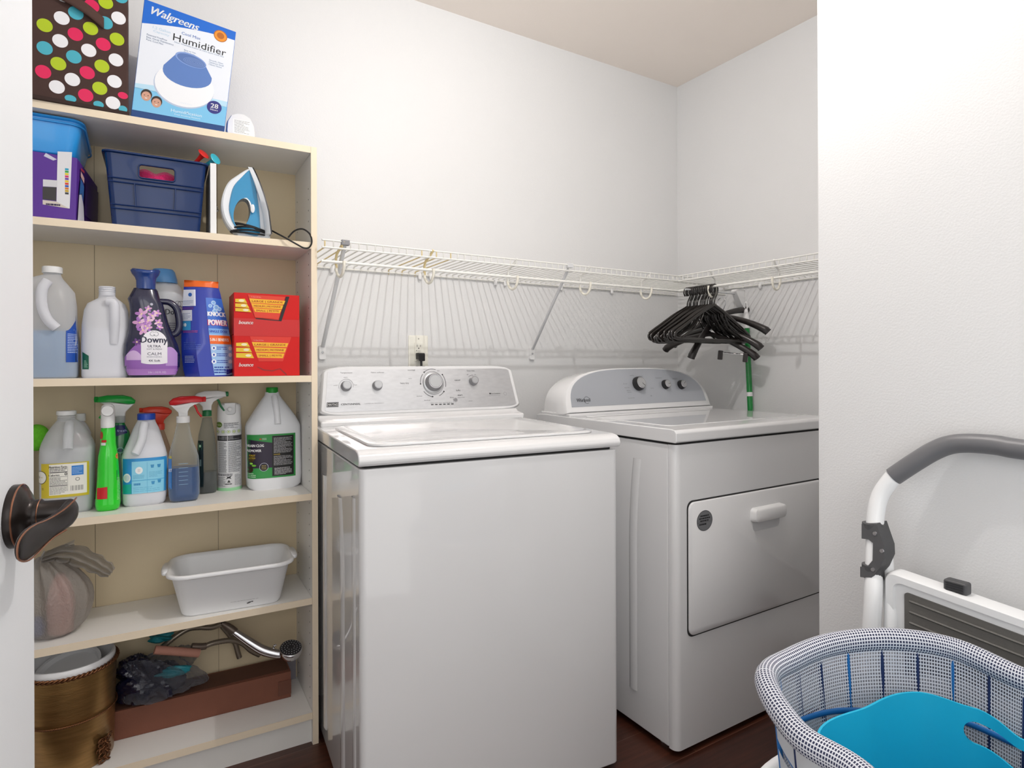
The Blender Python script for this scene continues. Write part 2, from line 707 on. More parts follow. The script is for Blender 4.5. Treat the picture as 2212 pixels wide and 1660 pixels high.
BRUSHED = mat('brushed_console_metal', 'd3d3d5', 0.3, metal=0.75, vary=0.12, vscale=40, stretch=(1, 1, 3))
SILVER = mat('silver_plastic', 'bfc0c2', 0.3, metal=0.6, vary=0.03)
KNOBG = mat('knob_grey', '8d8d90', 0.35, metal=0.3, vary=0.03)
CHROME = mat('chrome', 'd8d8dc', 0.08, metal=1.0, vary=0.01)

# ------------------------------------------------------------------ top-loading washer
loc, rz = frame_of(.4151, 1.3178, 4.783)
wash = thing('washing_machine', 'white top-loading washing machine with silver control console, beside the bookcase', 'washing machine', loc, rz)
Wd, Dp = 0.70, 0.655
b = MB().prism(rrect(0, Wd, 0, Dp, .016), .018, .872, 'xy')
cab = b.build('cabinet', ENAMEL, wash, bevel=.004)
b = MB().prism(rrect(.012, Wd - .012, .012, Dp - .012, .014), .868, .882, 'xy')
b.build('gap', DARKGAP, wash)
# pressed side ribs
b = MB()
b.surf(lambda a, c: (-0.0045 * math.sin(PI * a) ** .6 + .0005, .045 + .035 * a, .07 + .73 * c - .05 * math.sin(PI * a) * 0), 8, 4)
b.surf(lambda a, c: (-0.006 * math.sin(PI * a) ** .6 + .0005, .17 + .05 * a + .10 * max(0, c - .75) ** 1.5 * 8 * .3, .07 + .70 * c), 8, 16)
b.surf(lambda a, c: (-0.005 * math.sin(PI * a) ** .6 + .0005, .42 + .05 * a, .07 + .72 * c), 8, 4)
b.build('side_rib', ENAMEL, wash, smooth=180)
# top deck with a soft front roll
b = MB()
prof = [(0, .878), (-.006, .882), (-.008, .892), (-.003, .903), (.008, .910), (.03, .913), (.64, .915), (.655, .905), (.655, .878)]
b.loops([[(x, y, z) for y, z in prof] for x in (-.004, Wd + .004)])
b.build('top_deck', ENAMEL, wash, bevel=.006, seg=3)
b = MB()
# lid: panel dished inside a raised border
o = rrect(.035, Wd - .035, .045, .515, .045, 6)
i1 = rrect(.048, Wd - .048, .058, .503, .036, 6)
i2 = rrect(.066, Wd - .066, .078, .485, .026, 6)
b.loops([[(x, y, .9135) for x, y in o], [(x, y, .9195) for x, y in o], [(x, y, .9215) for x, y in i1], [(x, y, .917) for x, y in i2]])
b.build('lid', ENAMEL, wash, bevel=.002)
# console base and body
b = MB()
cb = [(.555, .912), (.553, .930), (.600, .936), (.612, .945), (.664, .945), (.700, .945), (.70, .912)]
b.loops([[(x, y, z) for y, z in cb] for x in (.008, .706)])
b.build('console_base', ENAMEL, wash, bevel=.006)


def con(u, w, off=0.0):
    """washer console face: u across 0..1, w up 0..1"""
    x0, x1 = .012 + .020 * w, .722 - .022 * w
    return (x0 + (x1 - x0) * u, .612 + .042 * w - off * .96, .940 + .160 * w + off * .26)


def con_poly(pts, off): return [con(u, w, off) for u, w in pts]


fr = rrect(0, 1, 0, 1, .12, 6)
b = MB()
fr2 = [(.03 + .94 * u, .05 + .9 * w) for u, w in fr]
b.loops([con_poly(fr, -.05), con_poly(fr, -.004), con_poly([(.5 + (u - .5) * .985, .5 + (w - .5) * .95) for u, w in fr], .004)])
b.build('console', ENAMEL, wash, bevel=0)
b = MB()
fi = [(.5 + (u - .5) * .955, .5 + (w - .5) * .84) for u, w in rrect(0, 1, 0, 1, .06, 6)]
b.loops([con_poly(fi, .0035), con_poly(fi, .0050)])
b.build('control_panel', BRUSHED, wash, smooth=30, label='brushed silver control panel')
cx0, cx1 = .012, .722


def cf(x, z, off):          # decal coordinates: metres along the face, origin at its lower left
    u = x / .70
    w = z / .166
    p = con(u, w, .0050 + off)
    return p


d = Decal(cf, step=.05)
# printing
d.text('Temperature', .076, .142, .040, .0050, '6f6f74').text('Fabric softener', .182, .142, .046, .0048, '8a8a8f')
d.text('normal', .302, .149, .026, .0052, '3c3c40').text('Extra rinse', .528, .145, .030, .0052, '55555a')
d.text('heavy duty', .275, .104, .030, .0060, '5a5a5e').text('casual', .470, .112, .022, .0060, '4c4c50')
d.text('bulky', .468, .075, .016, .0060, '4c4c50').text('start', .472, .058, .018, .0060, '333338')
d.text('cold', .043, .101, .012, .0036, '77777a').text('hot', .108, .101, .010, .0036, '77777a').text('warm', .074, .127, .013, .0036, '77777a')
d.text('drain & spin', .324, .058, .020, .0035, '55555a').text('delicate', .440, .050, .015, .0040, '55555a').text('rinse & spin', .350, .043, .022, .0035, '55555a')
d.text('heavy', .296, .120, .012, .0032, '66666a').text('medium', .352, .152, .013, .0030, '66666a').text('light', .402, .146, .010, .0030, '66666a')
d.text('off', .513, .131, .006, .004, '55555a').text('on', .543, .131, .006, .004, '55555a')
d.text('press to start', .475, .049, .026, .003, '77777a').text('pause', .508, .036, .014, .003, '77777a')
c = (.378, .103)
for a0, a1 in ((.40, .72), (.78, 1.02), (1.2, 1.45), (1.62, 1.78), (-.10, .20)):
    d.ring(c[0], c[1], .047, .0016, '2c2c30', 1, 14, a0 * PI, a1 * PI, rz=.050)
    d.ell(c[0] + .0465 * math.cos(a1 * PI), c[1] + .049 * math.sin(a1 * PI), .0026, .0026, '2c2c30', 1, 10)
d.ring(c[0], c[1], .0385, .0012, '77777a', 1, 40, rz=.041)
d.ring(.531, .107, .022, .0010, '333338', 1, 14, .45 * PI, .75 * PI)
d.ring(.077, .097, .024, .0008, '66666a', 1, 20, -.05 * PI, 1.1 * PI)
for k in range(6):
    d.rect(.362 + k * .0145, .371 + k * .0145, .0255, .0285, '1c1c1f', 1)
    d.text(('sensing', 'wash', 'rinse', 'spin', 'lid', 'done')[k], .3665 + k * .0145, .0325, .011, .0026, '55555a')
# brand badge and name
d.rect(.020, .056, .030, .046, '2a2a2c', 1).rect(.0215, .0545, .0315, .0445, 'c9c9cb', 2).rect(.0225, .0535, .0325, .0435, '202022', 3)
d.text('MAYTAG', .038, .038, .028, .0062, 'efefef', 4)
d.text('CENTENNIAL', .095, .038, .062, .0058, '222225', 1, bold=.0002).text('COMMERCIAL TECHNOLOGY', .170, .038, .064, .0034, 'a9a9ad', 1)
d.text('Eco Conserve', .610, .060, .036, .0050, '3a3a3e', 1).ell(.588, .060, .003, .003, '3a3a3e', 1, 12)
d.text('ADAPTIVE WASH SYSTEM', .604, .052, .044, .0028, '99999d', 1)
d.ring(.648, .058, .006, .0007, '88888c', 1)
d.build('panel_print', wash)


def knob(parent, pos, nrm_m, r, h_, body, cap, rim=None, mark=True):
    k = MB()
    k.M = nrm_m
    k.lathe([(r * 1.08, 0), (r * 1.08, h_ * .35), (r, h_ * .5), (r * .93, h_ * .93), (r * .88, h_)], 36)
    ko = k.build('knob', body, parent, smooth=40)
    k = MB()
    k.M = nrm_m
    k.lathe([(r * .76, h_ * .98), (r * .74, h_ * 1.06), (r * .1, h_ * 1.06)], 36)
    k.build('knob_cap', cap, ko)
    if rim:
        k = MB()
        k.M = nrm_m
        k.tube([(r * .82 * math.cos(2 * PI * i / 32), r * .82 * math.sin(2 * PI * i / 32), h_ * 1.0) for i in range(32)], r * .05, 6, True)
        k.build('knob_rim', rim, ko)
    if mark:
        k = MB()
        k.M = nrm_m @ Matrix.Rotation(mark, 4, 'Z')
        k.box(-.0007, .0007, r * .1, r * .72, h_ * 1.05, h_ * 1.09)
        k.build('knob_mark', BLACK, ko)
    return ko


def con_m(x, z):
    p = Vector(cf(x, z, 0))
    n = Vector((0, -.96, .26)).normalized()
    return Matrix.Translation(p) @ n.to_track_quat('Z', 'Y').to_matrix().to_4x4()


for x, z, r, hh in ((.077, .097, .0155, .020), (.180, .097, .0150, .019), (.378, .103, .0280, .026), (.531, .107, .0150, .019)):
    knob(wash, None, con_m(x, z), r, hh, KNOBG, SILVER, CHROME, mark=0)
k = MB(); k.M = con_m(.378, .103); k.lathe([(.036, 0), (.036, .003), (.033, .005), (.028, .005)], 40)
k.build('dial_base', SILVER, wash)
k = MB(); k.M = con_m(.451, .040); k.lathe([(.0085, 0), (.0085, .0025), (.0070, .004)], 24)
k.build('start_button', CHROME, wash)
k = MB(); k.M = con_m(.451, .040); k.lathe([(.0060, .004), (.0056, .0052)], 24)
k.build('button_cap', KNOBG, wash)
for u in (.05, Wd - .05):
    for v in (.05, .6):
        MB().lathe([(.018, 0), (.018, .008), (.012, .010), (.012, .02)], 20, u, v).build('foot', BLACK, wash)

# ------------------------------------------------------------------ front-door dryer
loc, rz = frame_of(1.2744, 1.2039, -.29)
dry = thing('clothes_dryer', 'white front-loading clothes dryer with domed grey console, right of the washer', 'clothes dryer', loc, rz)
Wd2 = .737
b = MB().prism(rrect(0, Wd2, .030, .68, .004), .02, .875, 'xy')
b.build('cabinet', ENAMEL, dry, bevel=.003)
b = MB()
fp = [(0, .028)] + arc(.020, .020, .020, PI, 1.5 * PI, 6) + arc(Wd2 - .020, .020, .020, 1.5 * PI, 2 * PI, 6) + [(Wd2, .028)]
b.prism(fp, .018, .876, 'xy')
b.build('front_panel', ENAMEL, dry, smooth=50)
b = MB()
for v0, w_ in ((.155, .035), (.275, .040)):
    b.surf(lambda a, c, v0=v0, w_=w_: (-0.004 * math.sin(PI * a) ** .6 + .0004, v0 + w_ * a - .05 * max(0, c - .6) ** 2 * 5 * .5, .12 + .70 * c), 8, 14)
b.build('side_rib', ENAMEL, dry, smooth=180)
MB().box(.01, Wd2 - .01, .012, .66, .873, .884).build('gap', DARKGAP, dry)
b = MB()
prof = [(-.004, .882), (-.008, .886), (-.008, .910), (-.002, .918), (.010, .9205), (.66, .9205), (.68, .915), (.68, .882)]
b.loops([[(x, y, z) for y, z in prof] for x in (-.006, Wd2 + .006)])
b.build('top_panel', ENAMEL, dry, bevel=.004, seg=3)
b = MB()
o = rrect(.05, Wd2 - .05, .07, .47, .02, 5)
b.loops([[(x, y, .920) for x, y in o], [(x, y, .9225) for x, y in o]])
b.build('top_inset', ENAMEL, dry, bevel=.0015)
# console: arch
PANELG = mat('dryer_panel_grey', 'b4b8bf', 0.32, metal=0.35, vary=0.02)


def arch(n=30, sx=1.0, sz=1.0, base=0.0):
    """outline of the arched console: x 0..1, z 0..1"""
    pts = [(0.0, base)]
    for i in range(n + 1):
        c, q_ = math.cos(PI - PI * i / n), math.sin(PI * i / n)
        pts.append((.5 + .5 * math.copysign(abs(c) ** (2 / 3), c), abs(q_) ** (2 / 3)))
    pts.append((1.0, base))
    out = []
    for x, z in pts:
        out.append((.5 + (x - .5) * sx, base + (z - base) * sz))
    return out


def dcon(u, w, off=0.0):
    x0, x1 = -.005 + .008 * w, .745 - .008 * w
    return (x0 + (x1 - x0) * u, .500 + .055 * w - off, .930 + .160 * w + off * .25)


A = arch()
b = MB()
back = [(dcon(u, w)[0] * .96 + .015, .655, .922 + .155 * w) for u, w in A]
mid = [dcon(u, w, -.012) for u, w in A]
front = [dcon(.5 + (u - .5) * .985, .01 + w * .975, .0) for u, w in A]
front2 = [dcon(.5 + (u - .5) * .955, .02 + w * .95, .003) for u, w in A]
b.loops([back, mid, front, front2])
b.build('console', ENAMEL, dry, smooth=40)
b = MB()
Ai = [(.5 + (u - .5) * .925, .13 + w * .825) for u, w in arch(base=0.0)]
b.loops([[dcon(u, w, .0028) for u, w in Ai], [dcon(u, w, .0042) for u, w in Ai]])
b.build('control_panel', PANELG, dry, label='grey arched control panel')
MB().box(.0, .738, .487, .66, .9195, .930).build('console_base', ENAMEL, dry, bevel=.003)


def df(x, z, off): return dcon(x / .75, z / .165, .0042 + off)


def dcon_m(x, z):
    p = Vector(df(x, z, 0))
    n = Vector((0, -.97, .3)).normalized()
    return Matrix.Translation(p) @ n.to_track_quat('Z', 'Y').to_matrix().to_4x4()


d = Decal(df, step=.05)
d.text('Whirlpool', .084, .045, .062, .0130, '3a3a3d', 1, bold=.0003)
d.ring(.100, .044, .013, .0011, '3a3a3d', 1, 24, .1 * PI, 1.7 * PI)
d.text('Normal', .30, .100, .020, .003, '66666a').text('Heavy duty', .305, .085, .024, .003, '66666a').text('Delicate', .31, .074, .018, .003, '66666a')
d.text('Timed Dry', .312, .067, .020, .003, '66666a').text('Automatic Dry', .315, .045, .034, .003, '66666a').text('Less Dry', .345, .132, .020, .0035, '55555a').text('More Dry', .392, .128, .020, .0035, '55555a')
d.text('Temperature', .485, .120, .036, .0035, '66666a').text('End Signal', .575, .115, .026, .0035, '66666a').text('Off', .42, .050, .008, .004, '55555a').text('Touch Up', .435, .080, .018, .003, '66666a')
for t in range(15):
    a = PI * (.55 + t * .1)
    d.ell(.368 + .0305 * math.cos(a), .098 + .0305 * math.sin(a), .0009, .0009, '55555a', 1, 8)
d.build('panel_print', dry)
for x, z, r, hh, mk in ((.366, .098, .0255, .022, -2.3), (.511, .092, .0175, .018, -1.5), (.600, .089, .0175, .018, -.8)):
    knob(dry, None, dcon_m(x, z), r, hh, BLACK, SILVER, CHROME, mark=mk)
# door with dark seam, rounded on the left
b = MB()
seamp = rrect(.043, .70, .328, .715, .022, 6)
inner = [(.3715 + (x - .3715) * .986, .5215 + (z - .5215) * .976) for x, z in seamp]
b.loops([[(x, -.0006, z) for x, z in seamp], [(x, -.0012, z) for x, z in seamp]])
b.build('door_seam', DARKGAP, dry)
b = MB()
pl2 = [(.3715 + (x - .3715) * .978, .5215 + (z - .5215) * .962) for x, z in seamp]
b.loops([[(x, -.0005, z) for x, z in inner], [(x, -.004, z) for x, z in inner], [(x, -.007, z) for x, z in pl2]])
ddo = b.build('door', ENAMEL, dry, smooth=50)
b = MB()
b.loops([[(x, -.006, z) for x, z in rrect(.314, .468, .618, .662, .012, 4)], [(x, -.026, z) for x, z in rrect(.316, .466, .621, .661, .012, 4)], [(x, -.030, z) for x, z in rrect(.322, .460, .628, .656, .010, 4)]])
b.build('door_handle', WPLASTIC, ddo, smooth=50)
b = MB()
b.loops([[(x, -.0071, z) for x, z in rrect(.325, .457, .588, .622, .014, 4)], [(x, -.0073, z) for x, z in rrect(.325, .457, .588, .622, .014, 4)]])
b.build('handle_recess', mat('recess_white', 'd9dadc', .35), ddo)
d = Decal(lambda x, z, o: (x, -.007 - o, z), step=.05)
d.ell(.109, .653, .033, .0295, '3d3d40', 0, 40).ell(.109, .653, .0312, .028, '77787b', 1, 40)
d.lines(.090, .128, .6645, .6700, 1, '1f1f22', 2, .8, 2).lines(.086, .132, .6575, .6625, 1, '1f1f22', 2, .8, 3).lines(.090, .128, .6505, .6555, 1, '1f1f22', 2, .8, 7)
d.lines(.086, .132, .6405, .6460, 1, '1f1f22', 2, .8, 5).rect(.080, .138, .6485, .6490, '1f1f22', 2)
d.build('round_sticker', ddo)
for u in (.04, Wd2 - .04):
    for v in (.08, .6):
        MB().lathe([(.016, 0), (.016, .008), (.009, .010), (.009, .022)], 20, u, v).build('foot', WPLASTIC, dry)

# ------------------------------------------------------------------ bookcase
BX, BY, BR = .4445, 1.8077, math.radians(1.6236)
BU = Vector((math.cos(BR), -math.sin(BR), 0))
BN = Vector((math.sin(BR), math.cos(BR), 0))
Z1, Z2, Z3, Z4, Z5, Z6 = 1.7382, 1.46, 1.0729, .730, .4268, .0936


def bc(u, v, z): return Vector((BX, BY, 0)) + BU * u + BN * v + Vector((0, 0, z))
def ov(px, py, v): return on_plane(px, py, BN, BN.dot(Vector((BX, BY, 0))) + v)


def uz(px, py, v):
    q = ov(px, py, v) - Vector((BX, BY, 0))
    return q.dot(BU), q.z


bk = thing('bookcase', 'tall cream bookcase crowded with cleaning supplies, against the back wall', 'bookcase', (BX, BY, 0), -BR)
UL, DP, TH = -.80, .245, .0165
for s_, u0, u1 in (('r', -TH, 0), ('l', UL, UL + TH)):
    b = MB().box(u0, u1, .0015, DP, 0, Z1 - (TH if s_ == 'l' else 0))
    b.build('side_panel', CREAM, bk)
    MB().box(u0, u1, -.0008, .0015, 0, Z1).build('edge_band', EDGE, bk)
TK = .0185
MB().box(UL, -TH - .0005, .0005, DP, Z1 - TK, Z1).build('top', CREAM, bk)
MB().box(UL, -TH - .0005, -.0010, .0005, Z1 - TK, Z1).build('edge_band', EDGE, bk)
for z in (Z2, Z3, Z4, Z5, Z6):
    sh = MB().box(UL + TH, -TH - .0005, .0015, DP - .008, z - TK, z).build('shelf', CREAM, bk)
    MB().box(UL + TH, -TH - .0005, -.0006, .0015, z - TK, z).build('edge_band', EDGE, sh)
MB().box(UL + TH, -TH, .018, .032, 0, Z6 - TK).build('toe_kick', CREAM, bk)
MB().box(UL + .001, -.001, DP - .006, DP, .0, Z1 - .001).build('back_panel', BACKP, bk)
b = MB()
for u in (-.245, -.556):
    for z0, z1 in ((Z6, Z5 - TK), (Z5, Z4 - TK), (Z4, Z3 - TK), (Z3, Z2 - TK), (Z2, Z1 - TK)):
        b.box(u - .0006, u + .0006, DP - .0066, DP - .0058, z0, z1)
b.build('panel_seam', mat('seam_brown', '8d8069', .7), bk)
b = MB()
for v in (.035, .205):
    for k in range(48):
        z = .12 + k * .032
        b.M = Matrix.Translation((-TH - .0002, v, z)) @ Matrix.Rotation(-PI / 2, 4, 'Y')
        b.lathe([(.0022, 0), (.0022, .0002)], 8)
b.build('peg_hole', DARKGAP, bk)


def item(name, label, cat, u, v, z, turn=0, group=None):
    return thing(name, label, cat, bc(u, v, z), -BR + math.radians(turn), group)


def span(pl, pr, v):
    a, b_ = uz(pl, 786, v)[0], uz(pr, 786, v)[0]
    return (a + b_) / 2, abs(b_ - a)


def zt(px, py, v): return uz(px, py, v)[1]


# zoomed-crop coordinates -> frame pixels
def za(x, y): return x / 3.0722, y / 3.0722
def zb(x, y): return 60 + x / 3.456, 540 + y / 3.456
def zc(x, y): return 60 + x / 3.456, 800 + y / 3.456
def zd(x, y): return 60 + x / 3.1924, 1140 + y / 3.1924


def loc_of(T, v, u0, z0):
    def f(x, y):
        u, z = uz(*T(x, y), v)
        return (u - u0, z - z0)
    return f


def silo(T, rows, v, z0, u0, dr=1.0, n=2.0, rymax=None):
    """body sections from a silhouette: rows of (y, left, right[, n[, dr]])"""
    out = []
    for r in rows:
        y, xl, xr = r[:3]
        nn = r[3] if len(r) > 3 else n
        dd = r[4] if len(r) > 4 else dr
        ul, z = uz(*T(xl, y), v)
        ur, _ = uz(*T(xr, y), v)
        rx = (ur - ul) / 2
        ry = rx * dd
        if rymax:
            ry = min(ry, rymax)
        out.append([z - z0, rx, ry, nn, (ul + ur) / 2 - u0, 0])
    lo = out[0][0]
    hi = out[-1][0]
    for o in out:
        o[0] = (o[0] - lo) / (hi - lo) * hi
    return [tuple(o) for o in out]


# ------------------------------------------------------------------ on top of the bookcase
BROWN = mat('brown_canvas', '432b25', 0.85, bump=0.3, bscale=900, vary=0.08, sheen=.2)
t = item('storage_cube', 'brown fabric storage cube with multicoloured polka dots on top of bookcase', 'storage bin', -.464, .002, Z1, 3)
W_, H_, D_ = .285, .325, .235
MB().box(-W_, 0, 0, D_, .001, H_).build('fabric_body', BROWN, t, bevel=.006)
MB().box(-W_ - .002, .001, -.0015, D_, .0005, .010).build('bottom_trim', mat('brown_binding', '33201b', .8, vary=.1), t, bevel=.001)
P = loc_of(za, .002, -.464, Z1)
d = Decal(lambda x, z, o: (x, -o, z), step=.03)
dots = [(412, 130, 'w'), (602, 195, 'g'), (700, 155, 't'), (502, 235, 'p'), (402, 281, 'w'), (686, 298, 'p'), (777, 262, 'g'), (787, 122, 'w'),
        (492, 385, 't'), (590, 340, 'w'), (390, 432, 'g'), (770, 400, 'w'), (677, 443, 'g'), (580, 488, 'p'), (482, 535, 'w'), (760, 543, 'w'),
        (380, 586, 'w'), (663, 590, 'g'), (570, 638, 'p'), (750, 685, 'w'), (610, 45, 'p'), (702, 20, 'g'), (300, 180, 'g'), (300, 330, 't'),
        (290, 487, 'p'), (505, 95, 't'), (520, -60, 'w'), (800, -20, 't'), (420, -20, 'w')]
CC = dict(w='eeeef2', g='b2c916', t='45aec2', p='df1558')
for x, y, k in dots:
    px, pz = P(x, y)
    d.ell(px, pz, .0155, .0158, CC[k], 0, 28)
for x, y, k, s_ in ((842, 640, 'p', .7), (470, 662, 't', .75), (655, 706, 't', .7), (833, 748, 't', .6)):
    px, pz = P(x, y)
    d.ell(min(px, -.0125), max(pz, .016 if y < 700 else .0145), .0155 * s_, .0155 * (1 if y < 640 else .55), CC[k], 0, 24)
d.build('polka_dots', t)
d = Decal(lambda x, z, o: (o + .0002, x, z), step=.03)
for k in range(26):
    i, j = k % 5, k // 5
    d.ell(.028 + i * .046 + (j % 2) * .02, .035 + j * .05, .0155, .0155, CC['wgtp'[(i * 3 + j) % 4]], 0, 24)
d.build('side_dots', t)
b = MB()
hp = [P(*q) for q in ((330, -60), (470, 15), (590, 90), (690, 165))]
b.surf(lambda a, c: (ip([(0, hp[0][0]), (.33, hp[1][0]), (.66, hp[2][0]), (1, hp[3][0])], a), -.004 - .008 * math.sin(PI * a), ip([(0, hp[0][1]), (.33, hp[1][1]), (.66, hp[2][1]), (1, hp[3][1])], a) + (c - .5) * .028), 16, 3)
b.build('carry_strap', mat('brown_strap', '4d332b', .8, bump=.2, bscale=600, vary=.1), t, solid=.002)

# humidifier carton
CARD_W = mat('carton_white', 'e9edf4', .35, vary=.02)
u0 = -.240
t = item('humidifier_box', 'white and blue humidifier carton leaning on top of bookcase beside the dotted cube', 'box', u0, .004, Z1, 0)
P = loc_of(za, .004, u0, Z1)
BL, BR_, TR, TL = P(868, 745), P(1488, 868), P(1567, 212), P(958, -8)
BL = (BL[0], 0.0); BR_ = (BR_[0], 0.0)
b = MB()
b.loops([[(BL[0], 0, BL[1]), (BR_[0], 0, BR_[1]), (TR[0], 0, TR[1]), (TL[0], 0, TL[1])],
         [(BL[0] + .004, .135, BL[1]), (BR_[0] + .004, .135, BR_[1]), (TR[0], .135, TR[1]), (TL[0], .135, TL[1])]])
b.build('carton', mat('carton_blue', '1566c4', .35, vary=.03), t, bevel=.001)


def q(s, r):      # bilinear on the front face
    ax, az = BL[0] + (BR_[0] - BL[0]) * s, BL[1] + (BR_[1] - BL[1]) * s
    cx_, cz_ = TL[0] + (TR[0] - TL[0]) * s, TL[1] + (TR[1] - TL[1]) * s
    return ax + (cx_ - ax) * r, az + (cz_ - az) * r


WW, HH = .216, .30
d = Decal(lambda x, z, o: (lambda p: (p[0], -o, p[1]))(q(x / WW, z / HH)), step=.02)
d.rect(.001, WW - .001, .018, HH - .001, 'e8edf6', 0)
d.band(lambda x: .075 + .0 * x, lambda x: .018, .001, WW - .001, '7cc3ea', 1)
d.band(lambda x: .090 - .1 * max(0, .05 - x), lambda x: .074, .001, WW - .001, 'b9def3', 1)
d.rect(.001, WW - .001, .002, .018, '16427f', 1)
d.band(lambda x: HH - .001, lambda x: .238 + .036 * math.sin(min(1, x / WW) * PI / 2) , .001, WW - .001, '1368cf', 1)
d.text('Walgreens', .068, .277, .112, .020, 'f4f7fb', 2, shear=.35, bold=.0007, slope=-.03)
d.ell(.180, .272, .0165, .0165, 'b5651d', 2, 32).ell(.180, .272, .0145, .0145, 'e8942e', 3, 32).ell(.180, .273, .009, .009, 'b5651d', 4, 20)
d.text('Cool Mist', .112, .246, .044, .0075, '1d5fb5', 2)
d.text('Humidifier', .135, .229, .126, .0190, '16161a', 2)
d.text('Filter, Washable Indoor & Ultra Quiet Cool Mist', .135, .216, .118, .003, '4a6d98', 2)
d.text('1.2 Gallon', .045, .237, .040, .007, 'b5d3e8', 2).text('Capacity', .045, .228, .036, .005, 'b5d3e8', 2)
for k, s_ in enumerate(('Patented FreeFlow', 'Easy, Handy Maintenance', 'Pure, Cool Mist')):
    d.text(s_, .014, .214 - k * .0065, None, .0042, '3f5f88', 2, align='l')
for k, s_ in enumerate(('Easy to Use,', 'Fill & Carry')):
    d.text(s_, .100, .203 - k * .006, None, .004, '3f6f9f', 2, align='l')
for k, s_ in enumerate(('Smooth, Clean', 'Optimum Small', 'Classic Home')):
    d.text(s_, .160, .196 - k * .006, None, .004, '3f6f9f', 2, align='l')
d.ell(.110, .103, .070, .057, 'b9c6de', 2, 40).ell(.111, .106, .069, .056, 'f2f4f8', 3, 40)
d.poly([(.058, .148)] + [(.114 - .057 * math.cos(a), .138 - .033 * math.sin(a)) for a in [k * PI / 14 for k in range(15)]] + [(.171, .146), (.153, .176), (.083, .186)], '5b7fc0', 4)
d.ell(.118, .180, .037, .017, '86a2d8', 5, 36, ang=-.12).ell(.119, .179, .034, .0145, '5a78b4', 6, 36, ang=-.12)
for k in range(6):
    d.ring(.126, .177, .025 - k * .004, .0009, '8ca6d6', 7, 32, rz=.0105 - k * .0017)
for i, (fx, fz) in enumerate(((.028, .058), (.052, .046))):
    d.ell(fx, fz + .004, .0125, .014, '2e2320', 3, 20).ell(fx, fz, .0105, .0120, 'cf9d86', 4, 20)
    d.ell(fx - .004, fz + .002, .0012, .0012, '2e2320', 5, 8).ell(fx + .004, fz + .002, .0012, .0012, '2e2320', 5, 8).ell(fx, fz - .005, .003, .001, 'f4f4f4', 5, 10)
d.ell(.185, .066, .0180, .0185, '2b2d7f', 3, 32)
d.text('28', .185, .070, .018, .013, 'ffffff', 4, bold=.0004).text('Hours', .185, .059, .018, .005, 'ffffff', 4)
d.text('Humidification', .122, .035, .072, .008, 'eaf6fd', 5).text('Fresh Soothing Moisture', .125, .026, .06, .0035, 'eaf6fd', 3)
d.text('relief & more', .118, .060, .028, .004, 'dfe9f4', 4)
d.build('printed_front', t)
b = MB()
b.loops([[(TL[0] + .02, .02, TL[1] - .001), (TR[0] - .05, .02, TR[1] + .008), (TR[0] - .05, .1, TR[1] + .008), (TL[0] + .02, .1, TL[1] - .001)],
         [(TL[0] + .02, .02, TL[1]), (TR[0] - .05, .02, TR[1] + .012), (TR[0] - .05, .1, TR[1] + .012), (TL[0] + .02, .1, TL[1] + .001)]])
b.build('loose_flap', mat('flap_dark', '2a3038', .6, vary=.1), t)

# small white plug-in device
t = item('white_alarm', 'small white round-topped plastic device with printed label on top of bookcase', 'device', -.198, .035, Z1, 0)
o = [(-.036, 0), (-.038, .02), (-.036, .045), (-.026, .063), (-.010, .071), (.008, .071), (.024, .063), (.034, .045), (.037, .02), (.036, 0)]
b = MB()
o2 = [(x * .93, z * .97 + .001) for x, z in o]
b.loops([[(x, .0, z) for x, z in o2], [(x, .006, z) for x, z in o], [(x, .030, z) for x, z in o], [(x, .034, z) for x, z in o2]])
b.build('casing', WPLASTIC, t, smooth=60)
d = Decal(lambda x, z, o: (x, -o, z), step=.02)
d.rect(-.022, .026, .014, .054, 'f7f7f5').lines(-.018, .022, .016, .052, 12, '77777a', 1, .3, 3)
d.build('printed_label', t)

# ------------------------------------------------------------------ shelf below the top
PURP = mat('purple_carton', '5a2f96', .45, vary=.04)
CW = mat('carton_plain_white', 'e6e6ea', .45, vary=.02)
u0 = -.577
t = item('purple_box', 'open purple and white cardboard carton under the light blue bin, leftmost on its shelf', 'box', u0, .018, Z2, -7)
b = MB()
b.loops([[(-.13, 0, 0.0), (0, 0, .0), (.004, 0, .158), (-.13, 0, .166)], [(-.13, .19, 0.0), (.008, .19, 0), (.008, .19, .138), (-.13, .19, .142)]])
b.build('carton', PURP, t, bevel=.001)
P = loc_of(za, .018, u0, Z2)
d = Decal(step=.02)
d.poly([P(380, 1002), P(478, 1010), P(462, 1385), P(372, 1340)], 'e6e6ea', 0)
d.poly([P(280, 1185), P(378, 1195), P(376, 1240), P(280, 1232)], 'd9d9de', 0).poly([P(278, 1235), P(372, 1240), P(370, 1330), P(278, 1318)], '3b3838', 0)
d.poly([P(278, 1322), P(372, 1335), P(460, 1385), P(278, 1352)], 'd8cfc4', 0)
for k, c_ in enumerate(('23a5c8', '2aa04a', 'e9d21f', 'd6246a', '6f3fa8', 'e8c51e', 'd83a2a', '2a52b8', 'e08020', 'caa414', '3a3a3a')):
    x0, z0 = P(430, 1115 + k * 16); x1, z1 = P(455, 1131 + k * 16)
    d.rect(x0, x1, z1, z0, c_, 1)
d.lines(P(300, 1350)[0], P(400, 1350)[0], P(345, 1365)[1], P(345, 1345)[1], 1, '2a1a4a', 1, .6, 2)
d.poly([P(300, 1010), P(350, 1040), P(375, 1055), P(350, 1062), P(285, 1030)], 'cfcfe0', 1)
d.build('printed_front', t)
d = Decal(lambda x, z, o: (.002 + .004 * z / .16 + .006 * x / .19 + o + .001, x, z), step=.02)
